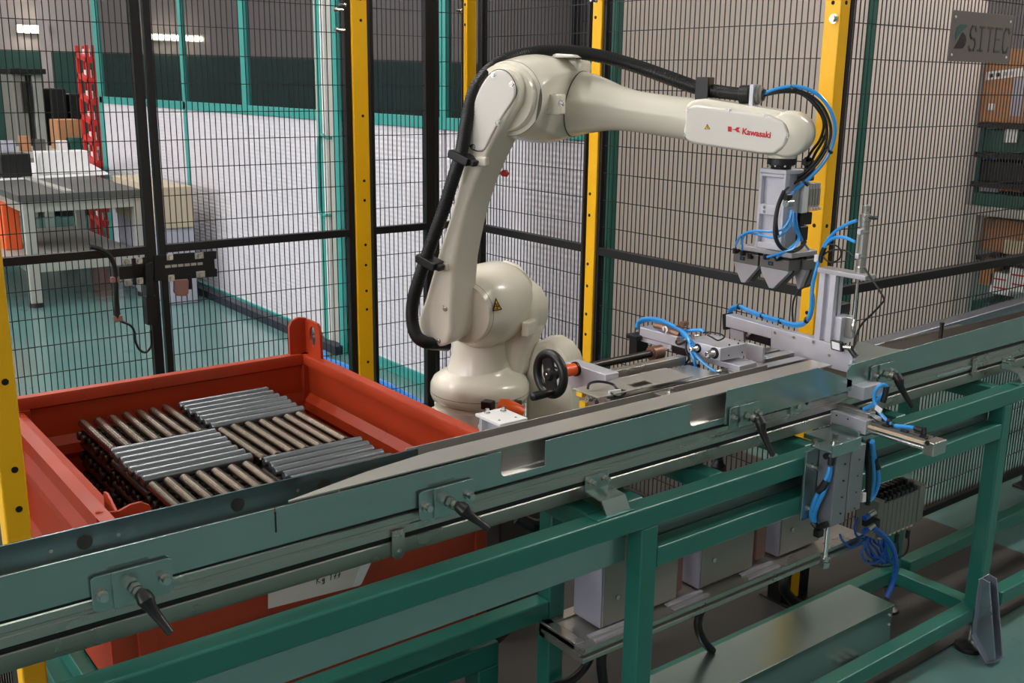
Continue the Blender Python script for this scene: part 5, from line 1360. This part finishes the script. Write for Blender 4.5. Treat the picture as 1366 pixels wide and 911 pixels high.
for pts in ([(1196, 716, 0), (1198, 735, 0), (1192, 752, 0), (1178, 756, 0), (1164, 754, 0), (1158, 748, 0)], [(1211, 710, 0), (1212, 725, 0), (1208, 738, 0), (1198, 744, 0)], [(1198, 714, 0), (1196, 730, 0), (1188, 748, 0), (1176, 752, 0)]):
    btube([(x, y, vy0+.03) for x, y, _ in pts], .0028, 'rubber', 'cable', vb)
for x, y in ((1211, 712), (1196, 718)):
    p = at(x, y, Y=vy0+.03); MB().cyl(p-V((0, 0, .012)), p+V((0, 0, .012)), .0065, n=12).build('cable_plug', M['plastic_black'], vb)

# ================================================================ UNDER THE CONVEYOR
rk = thing('profile_rack', 'aluminium profile rack under the table carrying the controllers', 'rack', (1.4, 1.5, .42))
YRK = 1.50
zk = at(835, 832, Y=YRK).z
extrusion('profile', 1.335, 2.35, YRK-.03, zk-.032, zk, .03, rk, (.5,))
extrusion('profile', 1.335, 2.35, YRK+.10, zk-.032, zk, .03, rk, (.5,))
MB().box(1.335, 1.365, YRK+.0, 1.62, zk-.032, zk).box(1.335, 1.34, YRK, 1.62, zk-.012, zk+.004).build('profile', M['alu'], rk, bevel=.001)
MB().box(1.37, 2.35, YRK-.0, YRK+.10, zk-.012, zk-.004).build('rack_plate', M['galv_dark'], rk)
st_ = MB()
for x in (1.38, 1.62, 1.88):
    for k in (0, .022): st_.box(x, x+.12, YRK-.022+k, YRK-.012+k, zk, zk+.004)
st_.build('cover_strip', M['alu_light'], rk)
def controller(x0, x1, z1, lab, dy=0):
    t = thing('controller_box', lab, 'controller', ((x0+x1)/2, YRK+.05, zk), 'controllers on the profile rack')
    y0 = YRK+.012+dy
    MB().box(x0, x1, y0, y0+.09, zk+.004, z1).build('housing', M['lilac_box'], t, bevel=.002)
    MB().box(x0+.004, x1-.004, y0-.004, y0, zk+.008, z1-.012).build('front_panel', M['grey_box'], t, bevel=.001)
    MB().box(x0+.03, x1-.004, y0-.006, y0-.004, z1-.05, z1-.044).box(x0+.03, x1-.004, y0-.006, y0-.004, z1-.036, z1-.030).build('vent_rib', M['grey_box'], t)
    MB().cyl((x0+.045, y0-.004, zk+.07), (x0+.045, y0-.008, zk+.07), .006, n=12).build('lock', M['zinc'], t)
    return t
xa = at(772, 800, Y=YRK).x
controller(1.42, 1.66, .665, 'pale controller box with a lock between the two near legs')
controller(1.735, 1.93, .645, 'middle controller box on the rack, right of the front leg')
controller(2.03, 2.2, .645, 'far controller box on the rack, left of the lift rod')
for x in (1.68, 1.985):
    t = MB().box(x-.02, x+.02, YRK+.03, YRK+.07, zk+.004, zk+.10).build('terminal_block', M['pinkish'], None, bevel=.004, org=(x, YRK+.05, zk))
    tag(t, 'brownish connector block standing %s on the rack' % ('between near and middle controller' if x < 1.8 else 'between middle and far controller'), 'connector')
def floor_hose(pts, r, m, lab, nm='cable', cat='cable'):
    p = smooth([at(x, y, Y=Y) for x, y, Y in pts], 6)
    o = MB().tube(p, r, 10).build(nm, M[m], None, org=tuple(p[0])); tag(o, lab, cat)
floor_hose([(1090, 716, 1.66), (1068, 740, 1.70), (1050, 765, 1.72), (1046, 785, 1.72), (1060, 803, 1.72), (1075, 812, 1.70)], .016, 'rubber', 'black hose curving in front of the yellow post foot', 'hose', 'hose')
floor_hose([(955, 786, 1.56), (940, 805, 1.58), (931, 830, 1.585), (937, 853, 1.585), (950, 868, 1.585)], .011, 'rubber', 'black hose hanging from the rack behind the steel duct', 'hose', 'hose')
floor_hose([(818, 840, 1.55), (806, 860, 1.56), (802, 885, 1.56), (806, 920, 1.56)], .012, 'rubber', 'thick black hose hanging left of the near front leg', 'hose', 'hose')
floor_hose([(790, 850, 1.60), (786, 880, 1.60), (765, 905, 1.60), (735, 918, 1.60)], .010, 'rubber', 'thinner black hose sagging to the floor below the rack corner', 'hose', 'hose')
floor_hose([(772, 862, 1.52), (776, 872, 1.52), (779, 884, 1.53)], .0035, 'blue', 'short blue tube hanging from the rack corner', 'air_tube', 'tube')
# galvanised duct on the floor
du = thing('steel_duct', 'long galvanised cable duct with a lid lying inside the frame base', 'cable duct', (1.7, 1.5, .06))
MB().box(1.425, 2.50, 1.452, 1.595, .065, .19).build('duct_body', M['galv'], du, bevel=.002)
MB().box(1.423, 2.502, 1.448, 1.60, .19, .196).build('lid', M['galv'], du, bevel=.001)
b_ = MB()
for z in (.165, .135): b_.bolt((2.488, 1.452, z), (0, -1, 0), .004, .004)
b_.build('bolt', M['zinc'], du)
for x in (1.5, 1.9, 2.45): MB().box(x, x+.04, 1.46, 1.59, .006, .065).build('duct_foot', M['galv_dark'], du)
g = MB()
for k in range(3): g.box(2.28+k*.03, 2.30+k*.03, 1.40, 1.445, .07, .085)
g.build('hinge', M['zinc'], du)
floor_hose([(690, 690, 1.72), (712, 701, 1.70), (735, 697, 1.70), (752, 690, 1.70)], .016, 'rubber', 'black hose lying behind the bracket under the conveyor', 'hose', 'hose')
p = at(959, 612, Y=1.72)
dm = thing('machine_support', 'black adjustable foot post seen through the gap under the conveyor', 'support', (p.x, 1.72, p.z-.05))
MB().cyl((p.x, 1.72, p.z-.01), (p.x, 1.72, .95), .011, n=16).build('stem', M['plastic_black'], dm)
MB().lathe((p.x, 1.72, p.z-.03), UP, [(.02, 0), (.021, .012), (.014, .02), (.012, .03)], 20).build('pad', M['plastic_black'], dm)
# ================================================================ FENCE FITTINGS
# lock on the door leaves
def fpt(x, y, off=0): return at(x, y, Y=YA-.02-off)
dl = thing('door_lock', 'black slotted safety lock plate across the right door leaf', 'lock', tuple(fpt(225, 365)))
def fq(pts, off=0): return [fpt(x, y, off) for x, y in pts]
MB().prism(fq(((206, 341), (284, 335), (289, 335), (289, 345), (286, 346), (287, 358), (290, 359), (290, 369), (206, 375))), (0, .008, 0)).build('lock_plate', M['black'], dl, bevel=.001)
sl_ = MB()
for k in range(6):
    a = fpt(224+k*8.6, 355.5-k*.75, .0015); sl_.box(a.x-.010, a.x+.010, a.y, a.y+.003, a.z-.005, a.z+.005)
sl_.build('slot', M['bench_alu'], dl)
def lockbolt(x, y, par, w=1):
    p = fpt(x, y, .004)
    o = MB().box(p.x-.012*w, p.x+.012*w, p.y, p.y+.004, p.z-.012, p.z+.012).build('washer_plate', M['bench_alu'], par, bevel=.001)
    MB().bolt((p.x, p.y, p.z), (0, -1, 0), .007, .006).build('bolt', M['zinc'], o)
for x, y, w in ((227, 343, 1), (266, 341, 1.4), (229, 371, 1), (268, 366, 1.4)): lockbolt(x, y, dl, w)
MB().prism(fq(((233, 373), (252, 373), (252, 392), (249, 395), (237, 395), (233, 390)), .002), (0, .018, 0)).build('release_block', M['pinkish'], dl, bevel=.003)
MB().prism(fq(((251, 366), (256, 366), (256, 386), (252, 386)), .001), (0, .012, 0)).build('latch', M['black'], dl, bevel=.001)
dk = thing('door_latch', 'black latch box with four bolts on the left door leaf', 'latch', tuple(fpt(175, 365)))
MB().prism(fq(((159, 356), (196, 353), (196, 370), (160, 373))), (0, .02, 0)).build('latch_box', M['black'], dk, bevel=.002)
MB().prism(fq(((176, 345), (197, 343), (197, 380), (178, 380))), (0, .008, 0)).build('back_plate', M['black'], dk)
for x, y in ((169, 349), (186, 348), (171, 377), (187, 375)): lockbolt(x, y, dk)
MB().prism(fq(((194, 352), (204, 350), (206, 396), (196, 396)), .012), (0, .05, 0)).build('switch_box', M['black'], dk, bevel=.002)
MB().prism(fq(((195, 396), (208, 394), (209, 433), (197, 434)), .010), (0, .04, 0)).build('switch_box', M['black'], dk, bevel=.002)
cb = thing('lock_cable', 'black conduit and cable running down the left door leaf to the latch', 'cable', tuple(fpt(155, 380)))
MB().tube(smooth(fq(((120, 329), (132, 332), (144, 339), (151, 350), (154, 366), (155, 390), (156, 424)), .01), 6), .009, 10).build('conduit', M['rubber'], cb)
MB().tube(smooth(fq(((157, 426), (165, 430), (174, 434), (179, 442), (181, 456), (186, 466), (193, 470), (199, 466), (202, 458), (201, 440)), .01), 6), .0045, 8).build('cable', M['rubber'], cb)
for x, y in ((154, 373), (158, 425)):
    p = fpt(x, y, .012); MB().box(p.x-.016, p.x+.014, p.y-.006, p.y+.01, p.z-.011, p.z+.011).build('cable_clip', M['pinkish'], cb, bevel=.003)
# zinc clips that hold the panels to the posts
for x, y, Y in ((454, 13, YA-.02), (456, 40, YA-.02)):
    p = at(x, y, Y=Y); t = MB().cyl((p.x-.022, p.y, p.z), (p.x+.012, p.y, p.z), .006, n=10).bolt((p.x-.02, p.y, p.z), (-1, 0, 0), .008, .008).build('panel_clip', M['zinc'], None, org=tuple(p))
    tag(t, 'zinc bolt clip at the %s of two left of the yellow post' % ('upper' if y < 20 else 'lower'), 'bolt')
# sign on the fence
sy = YCF-.024
c0, c1, c2, c3 = [at(x, y, Y=sy) for x, y in ((1271, 14), (1351.5, 20), (1347, 85), (1264, 81.5))]
sg = thing('company_sign', 'grey metal company sign reading SITEC screwed to the wire mesh', 'sign', (c3.x, sy, c3.z))
sx0, sx1, sz0, sz1 = (c0.x+c3.x)/2, (c1.x+c2.x)/2, (c2.z+c3.z)/2, (c0.z+c1.z)/2
MB().box(sx0, sx1, sy, sy+.003, sz0, sz1).build('plate', M['sign'], sg, bevel=.0006)
b_ = MB()
for x in (sx0+.02, sx1-.02):
    for z in (sz0+.02, sz1-.02): b_.bolt((x, sy, z), (0, -1, 0), .003, .002)
b_.build('screw', M['white'], sg)
ww, hh = sx1-sx0, sz1-sz0
GL = {'S': [[(1, .84), (.8, 1), (.2, 1), (0, .84), (0, .64), (.2, .52), (.8, .48), (1, .36), (1, .16), (.8, 0), (.2, 0), (0, .16)]],
      'I': [[(.1, 1), (.9, 1)], [(.5, 1), (.5, 0)], [(.1, 0), (.9, 0)]], 'T': [[(0, 1), (1, 1)], [(.5, 1), (.5, 0)]],
      'E': [[(1, 1), (0, 1), (0, 0), (1, 0)], [(0, .52), (.8, .52)]], 'C': [[(1, .84), (.8, 1), (.25, 1), (0, .8), (0, .2), (.25, 0), (.8, 0), (1, .16)]]}
lm = MB()
for k, ch in enumerate('SITEC'):
    x0_, w_l, z0_, h_l = sx0+ww*(.31+.138*k), ww*.088, sz0+hh*.24, hh*.47
    for st_l in GL[ch]:
        for (u0, v0), (u1, v1) in zip(st_l[:-1], st_l[1:]):
            p_, q_ = V((x0_+w_l*u0, sy-.0008, z0_+h_l*v0)), V((x0_+w_l*u1, sy-.0008, z0_+h_l*v1))
            e_ = (q_-p_).normalized()*hh*.02
            lm.beam(p_-e_, q_+e_, .0008, hh*.055, up=(0, 1, 0)) if False else lm.obox((p_+q_)/2, q_-p_, V((0, 1, 0)), (q_-p_).cross(V((0, 1, 0))), ((q_+e_)-(p_-e_)).length/2, .0006, hh*.021)
lm.build('lettering', M['sign_grey'], sg)
def lg(pts): return [(sx0+ww*u, sy-.001, sz0+hh*v) for u, v in pts]
MB().prism(lg(((.085, .42), (.075, .56), (.09, .68), (.13, .735), (.245, .735), (.225, .68), (.17, .60), (.12, .50))), (0, .0008, 0)).build('emblem', M['sign_green'], sg)
MB().prism(lg(((.07, .255), (.21, .265), (.245, .33), (.255, .43), (.235, .52), (.185, .585), (.165, .55), (.14, .44))), (0, .0008, 0)).build('emblem', M['sign_dark'], sg)

# ================================================================ LEFT BACKGROUND
bt = thing('work_bench', 'aluminium frame work bench with a dark grey top beyond the fence', 'bench', tuple(at(45, 410, Z=0)))
c = at(28, 260, Y=7.85)
bx0, by0, bz = c.x, c.y, c.z
bx1 = at(192, 252, Y=7.85).x; by1 = by0+1.7
MB().box(bx0-.03, bx1, by0-.03, by1, bz-.05, bz).build('bench_top', M['bench_top'], bt, bevel=.003)
MB().box(bx0+.3, bx0+.36, by0+.02, by1, bz, bz+.012).build('edge_strip', M['bench_alu'], bt)
for x in (bx0, bx1-.08):
    for y in (by0, by1-.08):
        MB().box(x, x+.08, y, y+.08, 0.03, bz-.05).build('leg', M['bench_alu'], bt, bevel=.006)
        MB().cyl((x+.04, y+.04, 0), (x+.04, y+.04, .03), .05, n=14).build('foot', M['plastic_black'], bt)
for z in (.25, bz-.13):
    MB().box(bx0+.08, bx1-.08, by0+.01, by0+.07, z, z+.08).build('bench_rail', M['bench_alu'], bt, bevel=.005)
    MB().box(bx0+.01, bx0+.07, by0+.08, by1-.08, z, z+.08).build('bench_rail', M['bench_alu'], bt, bevel=.005)
    MB().box(bx0+.08, bx1-.08, by1-.07, by1-.01, z, z+.08).build('bench_rail', M['bench_alu'], bt, bevel=.005)
MB().box(bx0-.35, bx1-.08, by0+.1, by1-.1, .335, .355).build('bench_shelf', M['bench_alu'], bt)
def solid(nm, lab, cat, m, b, bev=.004, grp=None):
    o = MB().box(*b).build(nm, M[m], None, bevel=bev, org=((b[0]+b[1])/2, (b[2]+b[3])/2, b[4]))
    return tag(o, lab, cat, grp)
p = at(2, 250, Y=8.6)
# paper sheets on the bench
o = MB().prism([at(x, y, Z=bz+.001) for x, y in ((0, 241), (76, 237), (147, 233), (122, 219), (80, 211), (8, 217))], (0, 0, .004)).build('paper_sheet', M['white'], None, org=(bx0, by0+1, bz))
tag(o, 'large white paper sheet spread on the dark bench top', 'paper')
# second table at the back with boxes
t2 = thing('back_table', 'pale grey table behind the bench with boxes on it', 'table', (2.0, 11.0, 0))
MB().box(.6, 3.3, 10.7, 11.6, .86, .92).build('table_top', M['bench_alu'], t2, bevel=.004)
MB().box(.65, 3.25, 10.72, 10.76, .35, .86).build('front_panel', M['grey_box'], t2)
for x in (.65, 3.17):
    for y in (10.78, 11.5): MB().box(x, x+.08, y, y+.08, 0, .86).build('leg', M['bench_alu'], t2)
def bgbox(px0, py0, px1, py1, Y, dep, nm, lab, cat, m, z0=None, bev=.006):
    a = at(px0, py0, Y=Y); b = at(px1, py1, Y=Y)
    zb = z0 if z0 is not None else b.z
    return solid(nm, lab, cat, m, (a.x, b.x, Y, Y+dep, zb, a.z), bev)
bgbox(76, 160, 110, 172, 10.9, .3, 'cardboard_box', 'low brown cardboard box on the back table', 'box', 'cardboard', .92)
bgbox(93, 184, 113, 200, 10.74, .15, 'green_crate', 'green crate beside the white box near the red rack', 'crate', 'tray_green', .92)
bgbox(78, 188, 92, 201, 10.74, .12, 'white_box', 'small white box left of the green crate', 'box', 'white', .92)
bgbox(28, 182, 42, 202, 10.75, .12, 'cardboard_box', 'brown upright cardboard box on the left of the back table', 'box', 'cardboard', .92)
bgbox(2, 188, 22, 202, 10.72, .12, 'blue_pack', 'bluish white pack on the left of the back table', 'pack', 'lilac_box', .92)
bgbox(46, 186, 62, 201, 10.72, .1, 'dark_case', 'dark grey case on the back table', 'case', 'bench_top', .92)
bgbox(0, 206, 42, 222, by0+1.3, .2, 'black_case', 'flat black case lying on the bench by the paper sheet', 'case', 'black', bz+.01)
bgbox(52, 203, 120, 221, by0+1.45, .2, 'white_bag', 'crumpled white bag on the bench behind the paper sheet', 'bag', 'white', bz+.01)
# grey machine cabinet against the dark green wall
mc = thing('machine_cabinet', 'grey machine cabinet with a dark hood against the dark green wall band', 'machine', (2.0, 13.2, 0))
for (a, b, y0, y1, m) in ((15, 40, 98, 170, 'grey_box'), (42, 62, 100, 166, 'bench_alu')):
    p = at(a, y0, Y=13); q = at(b, y1, Y=13)
    MB().box(p.x, q.x, 13, 13.6, 0, p.z).build('cabinet_column', M[m], mc, bevel=.01)
p = at(12, 91, Y=12.9); q = at(62, 99, Y=12.9); MB().box(p.x, q.x, 12.9, 13.7, q.z, p.z).build('hood', M['black'], mc, bevel=.01)
p = at(28, 110, Y=12.95); q = at(38, 150, Y=12.95); MB().box(p.x, q.x, 12.94, 13.0, q.z, p.z).build('opening', M['steel_dark'], mc)
for (a, y0, b, y1, lab) in ((66, 118, 92, 165, 'dark machine block right of the grey cabinet'), (92, 125, 114, 160, 'dark machine block beside the red rack')):
    p = at(a, y0, Y=13); q = at(b, y1, Y=13); solid('machine_block', lab, 'machine', 'rubber', (p.x, q.x, 13, 13.5, 0, p.z), .02)
# grey pillar between the cabinet and the dark wall
p = at(59, 60, Y=14); q = at(67, 60, Y=14)
struct('column', MB().box(p.x, q.x, 14, 14.2, 0, 5), M['hall_grey'])
# red rack with white parts
rr = thing('red_rack', 'tall narrow red rack with white parts on its tilted shelves', 'rack', (2.85, 10.35, 0))
p0 = at(113, 60, Y=10.25)
rx0, rx1 = p0.x, at(138, 200, Y=10.25).x
zt_ = p0.z
for x in (rx0, rx1-.03):
    for y in (10.25, 10.55): MB().box(x, x+.03, y, y+.03, 0, zt_).build('upright', M['red'], rr)
for k in range(9):
    z = zt_-.16-k*.19
    MB().prism([(rx0, 10.23, z), (rx1, 10.23, z), (rx1, 10.58, z+.06), (rx0, 10.58, z+.06)], (0, 0, .045)).build('shelf', M['red'], rr)
    MB().box(rx0+.05, rx1-.05, 10.28, 10.5, z+.055, z+.13).build('part_box', M['white'], rr, bevel=.01)
# things under and beside the bench
bgbox(2, 272, 27, 297, by0+.5, .35, 'orange_crate', 'orange plastic crate under the bench', 'crate', 'crate', .356)
t = thing('red_bracket', 'red F-shaped stand beside the bench leg', 'stand', tuple(at(137, 325, Y=by0+1.0)))
for a, b, y0, y1 in ((132, 138, 277, 328), (138, 146, 277, 283), (138, 146, 295, 300)):
    p = at(a, y0, Y=by0+1.9); q = at(b, y1, Y=by0+1.9); MB().box(p.x, q.x, by0+1.9, by0+1.95, 0 if a == 132 else q.z, p.z).build('bracket_bar', M['red'], t)
t = MB(); A = ppbox(t, (215, 250), {'X': 2.52}, (150, 232), (257, 252), (217, 306))
bx = t.build('cardboard_box', M['tan'], None, bevel=.008, org=(A[0], A[2], A[4]))
tag(bx, 'large tan cardboard box by the white partition wall', 'box')
sb_ = solid('storage_crate', 'pale grey crate under the large tan cardboard box', 'crate', 'lilac_box', (A[0]+.02, min(A[1], 2.82), A[2]+.02, A[3], 0, A[4]), .01)
# blue hose on the floor outside the fence
pts = [at(x, y, Z=.02) for x, y in ((432, 470), (436, 480), (455, 486), (500, 506), (530, 520), (560, 537), (580, 552))]
o = MB().tube(smooth(pts, 5), .016, 8).build('floor_hose', M['pipe_blue'], None, org=tuple(pts[0])); tag(o, 'blue hose lying on the floor along the outside of the fence', 'hose')
pts = [at(x, y, Z=.015) for x, y in ((440, 492), (445, 498), (470, 503), (505, 514), (540, 533), (565, 545))]
o = MB().tube(smooth(pts, 5), .010, 8).build('floor_hose', M['white'], None, org=tuple(pts[0])); tag(o, 'pale hose lying on the floor beside the blue hose', 'hose')

# ================================================================ RIGHT BACKGROUND SHELF
XS = 5.80
sh = thing('storage_shelf', 'dark storage shelf at the end of the beige wall', 'shelf', (XS, 2.6, 0))
ya_, yb_ = at(1290, 300, X=XS).y, at(1366, 300, X=XS).y-.4
ZT_ = at(1330, 164, X=XS).z-.03; ZB_ = at(1297, 279, X=XS-.06).z+.021
for py in (160, 200, 240):
    z = at(1330, py+4, X=XS).z
    MB().box(XS-.02, XS+.6, yb_, ya_, z-.03, z).build('shelf_board', M['rubber'], sh)
for y in (ya_-.03, yb_): MB().box(XS+.0, XS+.03, y, y+.02, ZB_, ZT_).box(XS+.57, XS+.6, y, y+.02, ZB_, ZT_).build('upright', M['dark_teal'], sh)
MB().box(XS+.6, XS+.62, yb_, ya_, ZB_, ZT_).build('back_panel', M['rubber'], sh)
def shbox(x0, y0, x1, y1, dep, nm, lab, cat, m, off=0, z0=None):
    a = at(x0, y0, X=XS+off); b = at(x1, y1, X=XS+off)
    return solid(nm, lab, cat, m, (XS+off, XS+off+dep, b.y, a.y, b.z if z0 is None else z0, a.z), .006)
zsh = [at(1330, py+4, X=XS).z+.001 for py in (160, 200, 240)]
bxo = shbox(1315, 66, 1385, 156, .45, 'cardboard_box', 'big brown cardboard box with white tape on top of the shelf', 'box', 'cardboard', 0, zsh[0])
def band(x0, y0, x1, y1, hgt, nm, m, par):
    a = at(x0, y0, X=XS-.002); b = at(x1, y1, X=XS-.002); h = abs(at(x0, y0+hgt, X=XS-.002).z-a.z)
    return MB().prism([a, b, V((b.x, b.y, b.z-h)), V((a.x, a.y, a.z-h))], (.0015, 0, 0)).build(nm, M[m], par)
band(1316, 96, 1384, 88, 11, 'tape', 'white', bxo)
for k in range(4): band(1320+k*9, 98.5-k*1, 1325+k*9, 98-k*1, 5, 'tape_print', 'sign_green', bxo)
a = at(1353, 104, X=XS-.002); b = at(1362, 155, X=XS-.002); MB().box(XS-.002, XS-.0005, b.y, a.y, b.z, a.z).build('tape', M['lilac_box'], bxo)
a = at(1319, 138, X=XS-.002); b = at(1326, 147, X=XS-.002); MB().box(XS-.002, XS-.0005, b.y, a.y, b.z, a.z).build('paper_label', M['white'], bxo)
shbox(1308, 172, 1372, 200, .35, 'storage_bin', 'dark green bin with white caps on the upper shelf', 'storage bin', 'tray_green', .02, zsh[1])
for k in range(4): 
    a = at(1344+k*4, 178, X=XS+.012); o = MB().cyl((a.x-.004, a.y, a.z-.05), (a.x-.004, a.y, a.z+.03), .012, n=10).build('white_cap', M['white'], None, org=tuple(a)); tag(o, '%s small white cap from the left in the dark green shelf bin' % ORD[k], 'cap', 'white caps in the upper bin')  # white caps in the bin, drawn as short upright cylinders
shbox(1302, 213, 1372, 236, .35, 'storage_bin', 'black bin with blue edge on the middle shelf', 'storage bin', 'black', .02, zsh[2])
shbox(1304, 208, 1328, 213.5, .2, 'blue_pack', 'blue pack lying on the black bin', 'pack', 'blue_dark', .03)
shbox(1297, 256, 1372, 276, .35, 'storage_bin', 'green bin full of orange parts above the aluminium stand', 'storage bin', 'tray_green', -.02, ZB_)
shbox(1332, 247, 1362, 257, .2, 'orange_part', 'orange parts heaped in the lowest green bin', 'parts', 'crate', .0)
shbox(1310, 248, 1330, 257, .2, 'pale_part', 'pale grey parts heaped beside the orange parts', 'parts', 'lilac_box', .0)
al = thing('aluminium_stand', 'pale aluminium stand below the storage bins', 'stand', (XS-.1, 2.7, 0))
XA = XS-.06
a = at(1297, 279, X=XA); b = at(1304, 279, X=XA)
MB().box(XA-.0, XA+.05, b.y, a.y+.06, 0, a.z-.03).box(XA+.5, XA+.55, b.y, a.y+.06, 0, a.z-.03).box(XA, XA+.05, yb_, yb_+.05, 0, a.z-.03).box(XA, XA+.7, yb_, a.y+.06, a.z-.03, a.z+.02).build('stand_frame', M['bench_alu'], al, bevel=.004)
shbox(1312, 290, 1372, 342, .3, 'cardboard_box', 'brown cardboard box in the upper bay of the aluminium stand', 'box', 'cardboard', .05)
shbox(1339, 319, 1372, 343, .1, 'cardboard_box', 'lighter small cardboard box in front of the brown box', 'box', 'tan', -.04)
shbox(1300, 346, 1372, 350, .4, 'thin_board', 'thin shelf board across the aluminium stand', 'board', 'steel_dark', .0)  # plain shelf board of the stand
for k, (x0, y0, x1, y1, m, lab) in enumerate(((1322, 362, 1345, 395, 'white', 'white and red printed box, left of two, in the lower bay'), (1347, 356, 1372, 392, 'white', 'white and red printed box, right of two, in the lower bay'), (1308, 352, 1324, 382, 'cardboard', 'narrow brown box in the lower bay left of the printed boxes'))):
    o = shbox(x0, y0, x1, y1, .25, 'printed_box' if k < 2 else 'cardboard_box', lab, 'box', m, .02)
    if k < 2:
        for yy in (.25, .6):
            a = at(x0+3, y0+(y1-y0)*yy, X=XS+.018); b = at(x1-3, y0+(y1-y0)*(yy+.14), X=XS+.018)
            MB().box(XS+.0175, XS+.0195, b.y, a.y, b.z, a.z).build('red_band', M['red_ink'], o)
shbox(1297, 400, 1316, 430, .3, 'storage_bin', 'bright green bin low beside the stand upright', 'storage bin', 'tray_green', .02)
